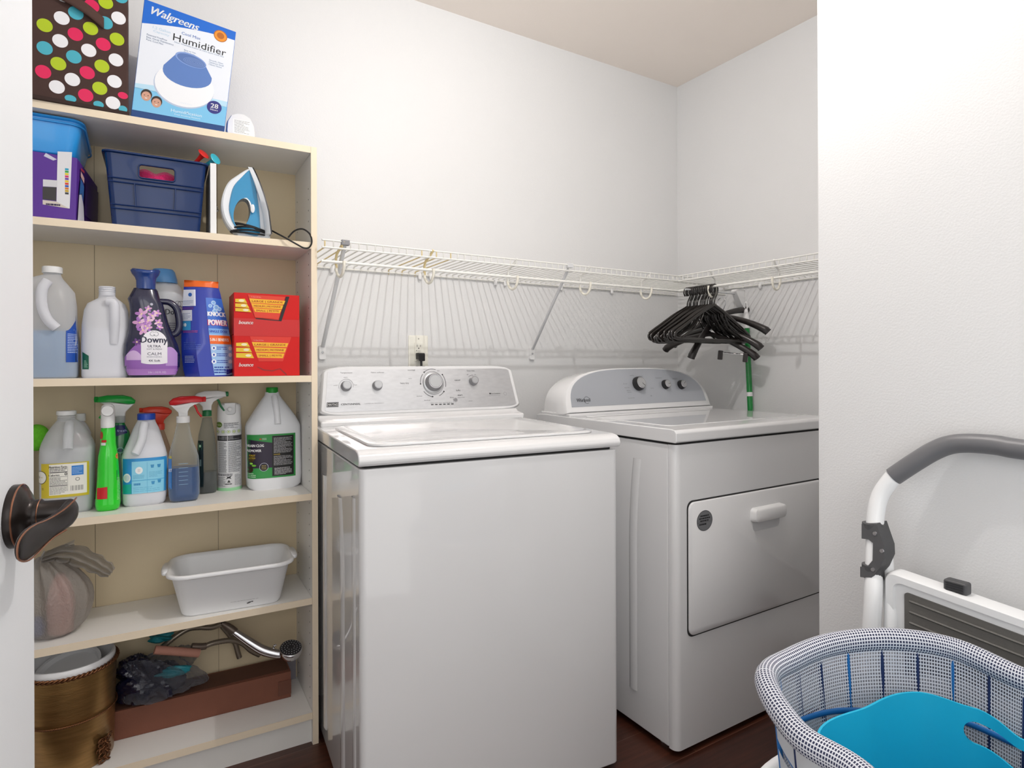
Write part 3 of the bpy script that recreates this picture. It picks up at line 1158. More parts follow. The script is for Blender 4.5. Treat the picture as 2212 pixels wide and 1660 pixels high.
d.poly([(.004, .004), (.06, .004), (.05, .05), (.03, .075), (.012, .07)], 'dfdce8').poly([(.012, .070), (.03, .078), (.045, .06), (.05, .1), (.02, .115)], '3b6fb5', 1)
d.poly([(.02, .118), (.05, .108), (.05, .122), (.02, .132)], 'e4b8b8').rect(.02, .05, .134, .140, 'b83a52').rect(.06, .18, .03, .12, '472378')
d.build('printed_side', t)
SKYB = mat('sky_blue_plastic', '2f9be8', .25, coat=.2, vary=.02)
t = thing('plastic_bin', 'light blue plastic bin with wide lip resting on the purple carton', 'storage bin', bc(-.655, .020, Z2 + .1665), -BR, rot=(math.radians(-7.2), 0, -BR))


def tub_mesh(w0, d0, w1, d1, h_, r, wall, lip, y0=0, n=5):
    """open tapered tub: bottom size w0 x d0, top w1 x d1, centred; y from y0"""
    def rr(w, dd, z, rad):
        return [(x, y, z) for x, y in rrect(-w / 2, w / 2, -dd / 2, dd / 2, max(.004, rad), n)]
    b = MB()
    b.loops([rr(w0 * .5, d0 * .5, 0, r * .4), rr(w0 - .006, d0 - .006, 0, r), rr(w0, d0, .004, r), rr(w1, d1, h_ - .006, r * 1.2), rr(w1 + lip * 2, d1 + lip * 2, h_ - .004, r * 1.2 + lip),
             rr(w1 + lip * 2, d1 + lip * 2, h_, r * 1.2 + lip), rr(w1 - wall * 2 + .002, d1 - wall * 2 + .002, h_, r * 1.2), rr(w1 - wall * 2, d1 - wall * 2, h_ - .003, r * 1.2),
             rr(w0 - wall * 2, d0 - wall * 2, wall, r), rr(w0 * .4, d0 * .4, wall, r * .4)])
    return b


b = tub_mesh(.15, .165, .182, .195, .088, .02, .002, .006)
b.v = [(x, y + .095, z) for x, y, z in b.v]
b.build('bin_body', SKYB, t, smooth=50)
b = MB()
o = [(x, y + .095, z) for x, y, z in [(x, y, .075) for x, y in rrect(-.096, .096, -.1, .1, .03, 6)]]
b.tube(o, .0022, 6, True)
b.build('lip_ridge', SKYB, t)

# navy basket
NAVY = mat('navy_plastic', '0f2c5e', .22, spec=.35, coat=.12, vary=.03)
u0 = -.4025
t = item('navy_basket', 'navy blue plastic basket with handle slot, centre of the upper shelf', 'basket', u0, .02, Z2)
b = tub_mesh(.200, .185, .230, .205, .190, .012, .003, .0065)
b.v = [(x, y + .10 - .0 + (0), z) for x, y, z in b.v]
bo = b.build('basket_body', NAVY, t, smooth=45)
P = loc_of(za, .01, u0, Z2)
x0, z0 = P(925, 1175); x1, z1 = P(1157, 1075)
z0, z1 = .131, .162
cut = MB()
cut.loops([[(x, -.03, z) for x, z in rrect(x0, x1, z0, z1, .006, 4)], [(x, .03, z) for x, z in rrect(x0, x1, z0, z1, .006, 4)]])
bo = boolean(bo, cut)
bo.name = 'basket_body'


def bfy(z): return -.0035 + .0075 - .010 * (z / .19) + .0


b = MB()
for zz in (.122, .112, .045, .055):
    w = .098 + .015 * zz / .19
    b.tube([(-w, bfy(zz), zz), (w, bfy(zz), zz)], .0016, 6)
for xx in (-.048, .040):
    b.tube([(xx, bfy(.055), .055), (xx * 1.05, bfy(.112), .112)], .0016, 6)
b.build('rib', NAVY, t)
b = MB()
b.tube([(x, bfy((z0 + z1) / 2) + .0005 - .0 * z, z) for x, z in rrect(x0 - .002, x1 + .002, z0 - .002, z1 + .002, .008, 4)], .0016, 6, True)
b.build('slot_rim', NAVY, t)
TOWEL = mat('pink_towel', 'e0206e', .95, bump=1.0, bscale=500, vary=.25, vscale=200, sheen=.5)
tt = thing('pink_towel', 'bright pink towel seen through the slot of the navy basket', 'towel', bc(u0, .04, Z2 + .005), -BR)
b = MB()
b.surf(lambda a, c: (-.085 + .17 * a, .012 + .008 * math.sin(a * 9) + .05 * max(0, c - .6), (.149 + .004 * math.sin(a * 7 + 1) + .004 * math.sin(a * 23)) * min(1, c / .6) - .0 * c), 40, 12)
b.build('folded_cloth', TOWEL, tt, solid=.012)
for nm, lb, col, p_, q_ in (('plastic_funnel', 'small red plastic funnel sticking out of the navy basket', 'd92622', (1290, 1090), (1352, 1022)),
                            ('plastic_funnel', 'small turquoise plastic funnel sticking out of the navy basket', '35afc4', (1370, 1095), (1430, 1055))):
    A_ = ov(*za(*p_), .055); B_ = ov(*za(*q_), .030)
    dd = (B_ - A_)
    t = thing(nm, lb, 'funnel', A_, 0)
    m = mat('funnel_' + col, col, .3, vary=.03)
    b = MB(); b.tube([Vector((0, 0, 0)) - dd * 1.2, dd * .55, dd * .85, dd * 1.0], [.0045, .0055, .0075, .0150], 20)
    b.build('stem', m, t, smooth=60)
    b = MB(); b.tube([dd * 1.0, dd * 1.03], [.0155, .0135], 24); b.build('cone_mouth', m, t)

t = item('white_board', 'upright white board wedged between the navy basket and the iron', 'board', -.2705, .018, Z2)
MB().box(-.0075, .0075, 0, .19, 0, .194).build('board', WPLASTIC, t, bevel=.0008)
t = item('chrome_clip', 'small chrome clip on the white board behind the iron', 'clip', -.2665, .10, Z2)
b = MB(); b.tube([(.001, 0, .09), (.012, 0, .095), (.014, 0, .085), (.001, 0, .078)], .0025, 8); b.build('wire_clip', CHROME, t)

# iron, standing on its heel
u0, v0 = -.20, .055
t = item('clothes_iron', 'blue and white steam iron standing on its heel with black cord wrapped', 'iron', u0, v0, Z2, 0)
P = loc_of(za, v0, u0, Z2)
IW = mat('iron_white', 'e9edf2', .25, coat=.3, vary=.01)
IB = mat('iron_blue', '2f8fc0', .15, coat=.6, vary=.08)
out = [P(*q_) for q_ in ((1672, 1122), (1635, 1130), (1580, 1165), (1515, 1215), (1478, 1290), (1466, 1370), (1480, 1450), (1520, 1520), (1570, 1562))] + [(P(1590, 1575)[0], .0), (P(1775, 1580)[0], .0)] + [P(*q_) for q_ in ((1768, 1480), (1745, 1370), (1715, 1250), (1690, 1160))]
hole = [P(1598 + 46 * math.cos(a) - 14 * math.sin(a), 1428 + 90 * math.sin(a)) for a in [2 * PI * k / 24 for k in range(24)]]


def smooth2(poly, n=4):
    return [(p.x, p.z) for p in smooth_path([Vector((x, 0, z)) for x, z in poly], n, True)]


def tapered(poly, half, name, m, par, hole=None, inset=.0):
    b = MB()
    zt_ = .200

    def hw(z): return half * (1 - .75 * max(0, z / zt_) ** 2)
    cx_ = sum(p[0] for p in poly) / len(poly); cz_ = sum(p[1] for p in poly) / len(poly)
    sm = [(cx_ + (x - cx_) * .93, cz_ + (z - cz_) * .96) for x, z in poly]
    b.loops([[(x, -hw(z), z) for x, z in sm], [(x, -hw(z) * .75, z) for x, z in poly], [(x, hw(z) * .75, z) for x, z in poly], [(x, hw(z), z) for x, z in sm]])
    ob = b.build(name, m, par, smooth=50)
    if hole:
        c = MB(); c.loops([[(x, -.1, z) for x, z in hole], [(x, .1, z) for x, z in hole]])
        ob = boolean(ob, c)
    return ob


hole2 = [P(1600 + 55 * math.cos(a) - 14 * math.sin(a), 1425 + 98 * math.sin(a)) for a in [2 * PI * k / 24 for k in range(24)]]
out = [(x, max(z, 0.0005)) for x, z in smooth2(out)]
tapered(out, .024, 'iron_body', IW, t, hole2)
bl = [P(*q_) for q_ in ((1655, 1130), (1595, 1185), (1545, 1245), (1522, 1320), (1512, 1400), (1530, 1480), (1575, 1545), (1640, 1572), (1716, 1575), (1722, 1480), (1712, 1370), (1695, 1260), (1672, 1170))]
hole2 = [(x * 1.0, z) for x, z in [P(1600 + 55 * math.cos(a) - 14 * math.sin(a), 1425 + 98 * math.sin(a)) for a in [2 * PI * k / 24 for k in range(24)]]]
bl = smooth2(bl)
tapered(bl, .0275, 'blue_shell', IB, t, hole2)
sole = [P(*q_) for q_ in ((1680, 1113), (1712, 1215), (1742, 1320), (1768, 1430), (1785, 1575))]
b = MB(); s2 = MB()
for i in range(17):
    tt_ = i / 16
    y = 1113 + 462 * tt_
    x = ip([(1113, 1680), (1215, 1712), (1320, 1742), (1430, 1768), (1575, 1785)], y)
    p = P(x, y)
    w = .055 * (1 - (1 - tt_) ** 2.2) ** .8 + .001
    z_ = max(.001, p[1])
    if i == 0:
        R1, R2 = [], []
    R1.append([(p[0] - .014, -w * .8, z_), (p[0] - .003, -w, z_), (p[0] - .003, w, z_), (p[0] - .014, w * .8, z_)])
    R2.append([(p[0] - .003, -w, z_), (p[0] + .001, -w * .97, z_), (p[0] + .001, w * .97, z_), (p[0] - .003, w, z_)])
b.loops(R1); b.build('skirt', IW, t, smooth=50)
s2.loops(R2); s2.build('sole_plate', mat('sole_dark', '4a4a4d', .3, metal=.6, vary=.05), t, smooth=50)
b = MB(); b.lathe([(.006, 0), (.006, .004), (.003, .006)], 16)
b.M = Matrix.Translation((P(1668, 1400)[0], -.0265, P(1668, 1400)[1])) @ Matrix.Rotation(PI / 2, 4, 'X') @ Matrix.Scale(2.2, 4, (0, 1, 0))
b.v = []; b.f = []; b.m = []
b.lathe([(.0055, 0), (.0055, .003), (.003, .0045)], 20)
b.build('steam_button', IW, t)
b = MB()
path = []
rnd = random.Random(5)
for k in range(5 * 12):
    a = 2 * PI * k / 12
    lap = k / 12
    path.append(((P(1655, 1500)[0]) + (.046 + .003 * math.sin(lap * 5)) * math.cos(a), -.002 + .040 * math.sin(a), .014 + .0035 * lap + .006 * math.sin(a + lap) - .006 * math.cos(a)))
CORD = mat('black_cord', '121214', .4, vary=.05)
b.tube(smooth_path(path, 2), .0027, 7)
co = b.build('cord', CORD, t)
b = MB()
fv = -.012
pp = [P(1795, 1540) + (-.02,), P(1830, 1580) + (-.055,), P(1870, 1608) + (-.066,), P(1940, 1650) + (-.070,), P(1985, 1672) + (-.069,), P(2020, 1668) + (-.067,), P(2040, 1630) + (-.062,), P(2032, 1575) + (-.05,), P(1990, 1538) + (-.04,), P(1940, 1548) + (-.035,), P(1900, 1590) + (-.03,)]
ppp = []
for (x, z, y) in pp:
    ppp.append((x, y, max(z, .003) if y > -.054 else z))
b.tube(smooth_path(ppp, 5), .0024, 7)
b.build('cord_loop', CORD, t)

# ------------------------------------------------------------------ shelf at eye level
HAZE = film('translucent_white', 'f2f4f8', .52, .3)
HAZE2 = film('milky_plastic', 'f4f5fa', .10, .3)
WBOT = mat('white_bottle', 'eceef2', .3, coat=.2, vary=.01)


def clip_prof(p, z1, s=.965):
    out = [tuple([r[0], r[1] * s, r[2] * s] + list(r[3:])) for r in p if r[0] < z1]
    q_ = prof_at(p, z1)
    out.append((z1, q_[0] * s, q_[1] * s, q_[2], q_[3], q_[4]))
    out[0] = tuple([.0025] + list(out[0][1:]))
    return out


def cap(parent, z, r, h_, m, cx=0, ribs=True, name='cap', cy=0):
    b = MB()
    n = 48
    rings = []
    for rr_, hh in ((r, 0), (r, h_ * .85), (r * .93, h_), (r * .2, h_)):
        rings.append([(cx + (rr_ * (1 - (.03 if ribs and k % 2 and rr_ == r else 0))) * math.cos(2 * PI * k / n), cy + (rr_ * (1 - (.03 if ribs and k % 2 and rr_ == r else 0))) * math.sin(2 * PI * k / n), z + hh) for k in range(n)])
    b.loops(rings)
    return b.build(name, m, parent, smooth=40)


def grip(parent, pts, r, m, name='handle'):
    b = MB(); b.tube(smooth_path(pts, 5), r, 12)
    return b.build(name, m, parent, smooth=80)


# 1 big jug of blue washer fluid
v = .085
u0 = -.648
z0 = Z3
t = item('washer_fluid_jug', 'large translucent jug half full of blue liquid, leftmost on the eye-level shelf', 'bottle', u0, v, z0)
rows = [(950, -130, 372, 4), (935, -137, 384, 4), (700, -140, 388, 3.4), (560, -138, 372, 3), (400, -132, 366, 2.6), (300, -110, 352, 2.4), (240, -70, 300, 2.2), (205, 30, 262, 2), (185, 115, 250, 2), (160, 118, 248, 2)]
pj = silo(zb, rows, v, z0, u0, .80, 3, .066)
MB().body(pj).build('jug_body', HAZE, t, smooth=60)
cap(t, pj[-1][0] - .004, .0215, .016, WPLASTIC, pj[-1][4])
lq = mat('blue_washer_fluid', '2a80b4', .15, coat=.2, vary=.05)
MB().body(clip_prof(pj, .118, .99)).build('liquid', lq, t, smooth=60, label='blue liquid filling the lower half')
P = loc_of(zb, v - .055, u0, z0)
g = [P(150, 230), P(110, 300), P(110, 420), P(150, 520), P(215, 585)]
grip(t, [(x, -.058 - .004 * (i in (1, 2, 3)), z) for i, (x, z) in enumerate(g)], .0115, HAZE2)
F_ = front_of(pj)
d = Decal(F_, step=.004, base=.0012)
a_, b_ = P(285, 850)[0], P(375, 850)[0]
d.band(lambda x: .118 + .05 * max(0, (x - a_) / (b_ - a_)) ** 2 * 1.2, lambda x: .040, a_, b_, '1d4fae', 0)
d.lines(a_ + .003, b_ - .003, .062, .112, 12, 'c8d8f0', 1, .35, 4)
d.rect(a_ + .018, b_, .040, .075, '16264f', 1).lines(a_ + .020, b_, .045, .075, 8, 'a9b8d8', 2, .3, 5)
d.build('label', t)

# 2 white translucent bleach jug
u0 = uz(*zb(590, 900), .075)[0]
t = item('bleach_jug', 'milky white handled jug without a cap, between the blue fluid jug and softener', 'bottle', u0, .075, z0)
rows = [(950, 412, 750, 4), (935, 402, 760, 3.6), (700, 400, 762, 3.2), (560, 404, 760, 3), (450, 420, 752, 2.6), (400, 445, 730, 2.4), (360, 525, 670, 2), (345, 528, 655, 2), (325, 530, 655, 2)]
pj = silo(zb, rows, .075, z0, u0, .72, 3, .045)
MB().body(pj, cap1=False).build('jug_body', HAZE2, t, smooth=60)
b = MB()
zn = pj[-1][0]
for k in range(3):
    b.lathe([(.0182, 0), (.0196, .001), (.0182, .002)], 28, pj[-1][4], 0, zn + .004 + k * .005, False, False)
b.lathe([(.018, -.006), (.0180, .018), (.0160, .018), (.0160, 0)], 28, pj[-1][4], 0, zn, False, False)
b.build('threaded_neck', HAZE2, t)
MB().body(clip_prof(pj, .125)).build('liquid', mat('milky_fill', 'e4e6ec', .5, vary=.01), t, smooth=60)
P = loc_of(zb, .035, u0, z0)
g = [P(590, 385), P(640, 400), P(648, 500), P(646, 600), P(640, 700)]
grip(t, [(x, -.030 - .008 * (1 - abs(i - 2) / 2) , z) for i, (x, z) in enumerate(g)], .0115, HAZE2)
F_ = front_of(pj)
d = Decal(F_, step=.004, base=.0010)
P = loc_of(zb, .04, u0, z0)
a_ = P(404, 800)[0]; b_ = P(455, 800)[0]
d.band(lambda x: .066 - .010 * (x - a_) / (b_ - a_), lambda x: .022, a_, b_, '14604a', 0).lines(a_ + .004, b_ - .002, .026, .045, 6, '9fd0b8', 1, .4, 6)
d.build('label', t)

# 3 dark navy softener bottle with purple label
v = .050
u0 = uz(*zb(920, 900), v)[0]
NAVB = mat('navy_bottle', '1c1d3d', .16, coat=.5, vary=.03)
t = item('fabric_softener', 'navy fabric softener bottle with purple floral label and flared blue cap', 'bottle', u0, v, z0)
rows = [(948, 765, 1085, 3), (930, 748, 1108, 3), (870, 718, 1134, 2.6), (780, 708, 1138, 2.4), (700, 716, 1120, 2.4), (620, 742, 1085, 2.4), (540, 756, 1052, 2.4), (450, 762, 1028, 2.4), (400, 756, 1012, 2.4), (365, 744, 992, 2.4), (345, 756, 985, 2.2), (300, 782, 972, 2), (285, 790, 960, 2)]
pj = silo(zb, rows, v, z0, u0, .62, 2.4, .040)
MB().body(pj, 48).build('bottle_body', NAVB, t, smooth=60)
P = loc_of(zb, v, u0, z0)
CAPB = mat('softener_cap', '1c3f86', .15, coat=.6, alpha=1, vary=.04)
b = MB()
rings = []
for y, xl, xr in ((292, 808, 955), (230, 806, 958), (205, 798, 962), (180, 782, 975), (160, 770, 984), (146, 785, 978)):
    (x0, zz), (x1, _) = P(xl, y), P(xr, y)
    c_ = (x0 + x1) / 2; r_ = (x1 - x0) / 2
    rings.append([(c_ + r_ * (1 + .06 * (y < 200) * math.cos(6 * 2 * PI * k / 48)) * math.cos(2 * PI * k / 48), r_ * .95 * math.sin(2 * PI * k / 48), zz + (.003 * math.cos(4 * PI * k / 48) if y < 170 else 0)) for k in range(48)])
b.loops(rings)
b.build('flared_cap', CAPB, t, smooth=70)
g = [P(985, 385), P(1060, 395), P(1110, 440), P(1130, 520), P(1128, 590), P(1095, 632), P(1055, 625)]
grip(t, [(x, 0, z) for x, z in g], [.0075 + .002 * math.sin(PI * i / 30) for i in range(31)], NAVB)
F_ = front_of(pj)
P = loc_of(zb, v - .028, u0, z0)
d = Decal(F_, step=.004, base=.0008)
zs = lambda y: P(900, y)[1]
xs = lambda x: P(x, 700)[0]
d.band(lambda x: .085 - .055 * ((x - xs(905)) / .06) ** 2 + .012, lambda x: .006, xs(722), xs(1128), '9663b5', 0)
d.band(lambda x: .070 - .040 * ((x - xs(790)) / .03) ** 2, lambda x: .045, xs(735), xs(850), 'd5b6e2', 1)
d.band(lambda x: .080 - .045 * ((x - xs(1060)) / .03) ** 2, lambda x: .030, xs(1030), xs(1118), 'b48fce', 1)
d.band(lambda x: .022, lambda x: .006, xs(740), xs(1110), 'ad7cc4', 1)
rnd = random.Random(3)
for (fx, fy, s_) in ((850, 480, 1.2), (835, 545, 1.3), (900, 530, 1.0), (860, 600, 1.1), (930, 490, .9), (965, 470, .8), (815, 690, .8), (895, 585, .9), (975, 540, .8), (900, 440, .7), (985, 575, .7), (880, 570, 1.0)):
    for k in range(5):
        a = 2 * PI * k / 5 + fx
        col = ('d9a3cf', 'b87fc6', 'e8c3dd', 'a46cc0')[(k + fy) % 4] if fy < 650 else '6a3f84'
        d.ell(xs(fx) + .0065 * s_ * math.cos(a), zs(fy) + .0065 * s_ * math.sin(a), .0062 * s_, .0036 * s_, col, 2, 12, ang=a)
    d.ell(xs(fx), zs(fy), .0022, .0022, 'f3d9a8', 4, 8)
lx = xs(945)
d.ell(lx, zs(705), .0300, .0360, 'eceaf0', 5, 40).band(lambda x: zs(700), lambda x: zs(855) + .004 * abs((x - lx) / .03) ** 3, lx - .0295, lx + .0295, 'eceaf0', 5)
d.ring(lx - .004, zs(628), .0058, .0009, '2a2b45', 6, 24).ring(lx + .004, zs(628), .0058, .0009, '2a2b45', 6, 24)
d.text('Downy', lx, zs(670), .060, .0170, '23243f', 7, bold=.0006)
d.text('ULTRA', lx, zs(720), .029, .0065, '2a2b45', 6, bold=.0002).text('SOFT & FRESH', lx, zs(742), .034, .0038, '4a4b60', 6)
d.text('CALM', lx, zs(777), .031, .0075, '2a2b45', 6).lines(lx - .017, lx + .017, zs(803), zs(797), 1, '77788a', 6, .6)
d.text('4X Soft', lx, zs(828), .026, .0050, '2a2b45', 6, bold=.0002).text('3.06 L (103 FL OZ)', xs(965), zs(915), .040, .005, 'e8d9f0', 6)
d.ell(xs(925), zs(405), .0035, .0035, 'b9b9c9', 2, 12)
d.build('label', t)

# 4 white bottle with light blue cap behind
v = .160
u0 = uz(*zb(1030, 500), v)[0]
t = item('scent_booster', 'grey-white bottle with a light blue cap standing behind the navy softener', 'bottle', u0, v, z0)
rows = [(930, 905, 1180, 3), (600, 895, 1185, 2.6), (420, 895, 1182, 2.4), (330, 905, 1172, 2.2), (270, 925, 1145, 2), (245, 940, 1118, 2)]
pj = silo(zb, rows, v, z0, u0, .8, 2.4, .036)
MB().body(pj, 40).build('bottle_body', mat('pale_grey_bottle', 'd5d7da', .3, coat=.2, vary=.02), t, smooth=60)
P = loc_of(zb, v, u0, z0)
b = MB()
rings = []
for y, xl, xr in ((245, 912, 1120), (215, 908, 1117), (160, 920, 1100), (143, 935, 1085)):
    (x0, zz), (x1, _) = P(xl, y), P(xr, y)
    rings.append([((x0 + x1) / 2 + (x1 - x0) / 2 * math.cos(2 * PI * k / 40), (x1 - x0) / 2 * math.sin(2 * PI * k / 40), zz) for k in range(40)])
b.loops(rings); b.build('cap', mat('light_blue_cap', '5b97cf', .35, vary=.03), t, smooth=50)
d = Decal(front_of(pj), step=.004)
P = loc_of(zb, v - .03, u0, z0)
d.ring(P(1120, 405)[0], P(1120, 405)[1], .0085, .001, '4a4a58', 1, 24).ring(P(1145, 405)[0], P(1145, 405)[1], .0085, .001, '4a4a58', 1, 24)
d.text('Downy', P(1105, 465)[0], P(1105, 465)[1], .050, .015, '3a3a48', 1, bold=.0005)
d.lines(P(1040, 590)[0], P(1130, 590)[0], P(1040, 650)[1], P(1040, 540)[1], 7, '77778a', 1, .35)
d.build('label', t)

# 5 blue and orange laundry pouch seen on its corner
v = .055
u0 = uz(*zb(1345, 900), v)[0]
PB = mat('blue_pouch', '2339a8', .25, coat=.4, bump=.4, bscale=30, vary=.06)
t = item('detergent_pouch', 'blue laundry booster pouch with orange top strip, beside the red boxes', 'pouch', u0, v, z0)
P = loc_of(zb, v, u0, z0)


def pouchrow(yl, L, Mx, R, y):
    return [P(L, y), P(Mx, y), P(R, y)]


rowsP = [(945, 1175, 1385, 1528), (900, 1162, 1378, 1540), (800, 1150, 1362, 1536), (700, 1147, 1352, 1525), (600, 1146, 1342, 1508), (500, 1150, 1332, 1486), (400, 1158, 1325, 1460), (310, 1163, 1320, 1440), (282, 1166, 1319, 1432), (232, 1168, 1318, 1425)]
b = MB()
L_, R_, LB = [], [], []
for (y, a0, a1, a2) in rowsP:
    f = max(0, (945 - y) / 713)
    k = .052 * (1 - f ** 1.6) + .004
    (x0, zz), (x1, _), (x2, _) = P(a0, y), P(a1, y), P(a2, y)
    zz = max(zz, .0005) if y < 945 else .0005
    ring = [(x0, .02 * f + .0, zz), ((x0 + x1) / 2, -k * .9 + .01, zz), (x1, -k * .75 + .004, zz), ((x1 + x2) / 2, -k * .6 + .006, zz), (x2, .012, zz), (x2 - .012, .012 + k * .8, zz), ((x0 + x2) / 2, .016 + k * .9, zz), (x0 + .012, .012 + k * .7, zz)]
    L_.append(ring)
b.loops(L_)
b.build('pouch_body', PB, t, smooth=50)


def pf(x, z, off):
    """front skin of the pouch"""
    for A_, B_ in zip(L_, L_[1:]):
        if A_[0][2] <= z <= B_[0][2] + 1e-6:
            k = (z - A_[0][2]) / max(1e-6, (B_[0][2] - A_[0][2]))
            R0 = [tuple(p + (q_ - p) * k for p, q_ in zip(m_, n_)) for m_, n_ in zip(A_, B_)][:5]
            x = min(max(x, R0[0][0]), R0[4][0])
            for p, q_ in zip(R0, R0[1:]):
                if x <= q_[0] + 1e-9:
                    kk = (x - p[0]) / max(1e-6, q_[0] - p[0])
                    return (x, p[1] + (q_[1] - p[1]) * kk - off, z)
            return (x, R0[4][1] - off, z)
    r_ = L_[-1] if z > L_[-1][0][2] else L_[0]
    return (x, r_[1][1] - off, z)


d = Decal(pf, step=.003, base=.0012)
xs = lambda x, y=700: P(x, y)[0]
zs = lambda y: P(1340, y)[1]
seam = lambda y: ip([(232, 1318), (400, 1325), (600, 1342), (800, 1362), (945, 1385)], y)
rt = lambda y: ip([(232, 1425), (310, 1440), (500, 1486), (700, 1525), (900, 1540), (945, 1528)], y)


def strip(y0, y1, col, lay, f0=0.0, f1=1.0, nn=6):
    m_ = []
    for j in range(nn + 1):
        y = y0 + (y1 - y0) * j / nn
        a0 = seam(y) + 3; a1 = rt(y) - 2
        m_.append((xs(a0 + (a1 - a0) * f0, y), xs(a0 + (a1 - a0) * f1, y), zs(y)))
    d._m(col)
    for (p, q_) in zip(m_, m_[1:]):
        n = 8
        I = [[d.b.V(d._p(r[0] + (r[1] - r[0]) * i / n, r[2], lay)) for i in range(n + 1)] for r in (p, q_)]
        for i in range(n):
            d.b.F((I[0][i], I[0][i + 1], I[1][i + 1], I[1][i]))


d.rect(xs(1168, 250), xs(1425, 250), zs(280), zs(233), 'ee6a1c', 1)
strip(360, 640, '3a6fd0', 0); strip(600, 935, '9fc4ee', 1)
strip(640, 705, 'ee6a24', 2); strip(590, 632, '7fb2ec', 2)
for (bx_, by_, r_) in ((1385, 395, .006), (1405, 430, .008), (1360, 420, .005), (1430, 440, .006), (1395, 460, .007)):
    d.ell(xs(bx_, by_), zs(by_), r_, r_, 'b5d6f5', 2, 16).ell(xs(bx_, by_), zs(by_), r_ * .6, r_ * .6, '7fb0e8', 3, 16)
tw = xs(rt(480) - 4, 480) - xs(seam(480) + 4, 480)
d.text('KNOCK', xs(seam(490) + 5, 490) + tw / 2, zs(480), tw * .96, .0125, 'f3f3fa', 4, bold=.0009)
tw = xs(rt(545) - 4, 545) - xs(seam(545) + 4, 545)
d.text('POWER', xs(seam(545) + 4, 545) + tw / 2, zs(545), tw * .96, .0165, 'd8204c', 3, bold=.0018).text('POWER', xs(seam(545) + 4, 545) + tw / 2, zs(543), tw * .94, .0155, 'f3f3fa', 5, bold=.0009)
d.text('SINGLE DOSE', xs(seam(605) + 4, 605) + tw / 2, zs(610), tw * .94, .0070, '2546b8', 4, bold=.0003)
d.text('5-IN-1 BENEFITS', xs(seam(672) + 4, 672) + tw / 2, zs(672), tw * .96, .0085, 'fdf3ea', 4, bold=.0003)
for k, y in enumerate((735, 785, 835)):
    d.ell(xs(1383, y), zs(y), .006, .006, 'e9f0fb', 3, 16).ell(xs(1383, y), zs(y), .0025, .0032, '2a4ab0', 4, 8)
    d.lines(xs(1405, y), xs(1490, y), zs(y + 14), zs(y - 14), 2, '2a4ab0', 3, .4, k)
    d.ell(xs(1512, y), zs(y), .005, .006, 'e9f0fb', 3, 16)
d.lines(xs(1385, 890), xs(1520, 890), zs(925), zs(868), 3, '2546a0', 3, .5, 9)
# left panel
d.rect(xs(1158, 360), xs(1252, 360), zs(425), zs(302), 'dfe3f2', 2).rect(xs(1152, 480), xs(1225, 480), zs(535), zs(455), 'dfe3f2', 2).rect(xs(1148, 570), xs(1215, 570), zs(605), zs(537), '3f9bd8', 2)
d.rect(xs(1155, 440), xs(1236, 440), zs(452), zs(432), '5a3f9a', 2)
d.ell(xs(1212, 340), zs(340), .0045, .0055, '2a62b8', 3, 12).ell(xs(1175, 565), zs(565), .003, .005, 'e9f3fb', 3, 12)
d.lines(xs(1160, 400), xs(1235, 400), zs(415), zs(380), 4, '6a78a8', 3, .3, 2).lines(xs(1155, 500), xs(1215, 500), zs(525), zs(475), 5, '6a78a8', 3, .3, 7)
d.lines(xs(1160, 600), xs(1265, 600), zs(625), zs(605), 2, 'c84a8a', 2, .35, 8).lines(xs(1165, 740), xs(1300, 740), zs(750), zs(690), 4, '5a74c8', 2, .25, 10)
d.lines(xs(1172, 820), xs(1240, 820), zs(845), zs(790), 5, 'b8c4ea', 2, .35, 12)
d.build('label', t)

# 6/7 two red dryer-sheet cartons
RED = mat('red_carton', 'd0120e', .4, spec=.3, vary=.03)
REDD = mat('dark_carton_hole', '2a0f10', .7, vary=.1)


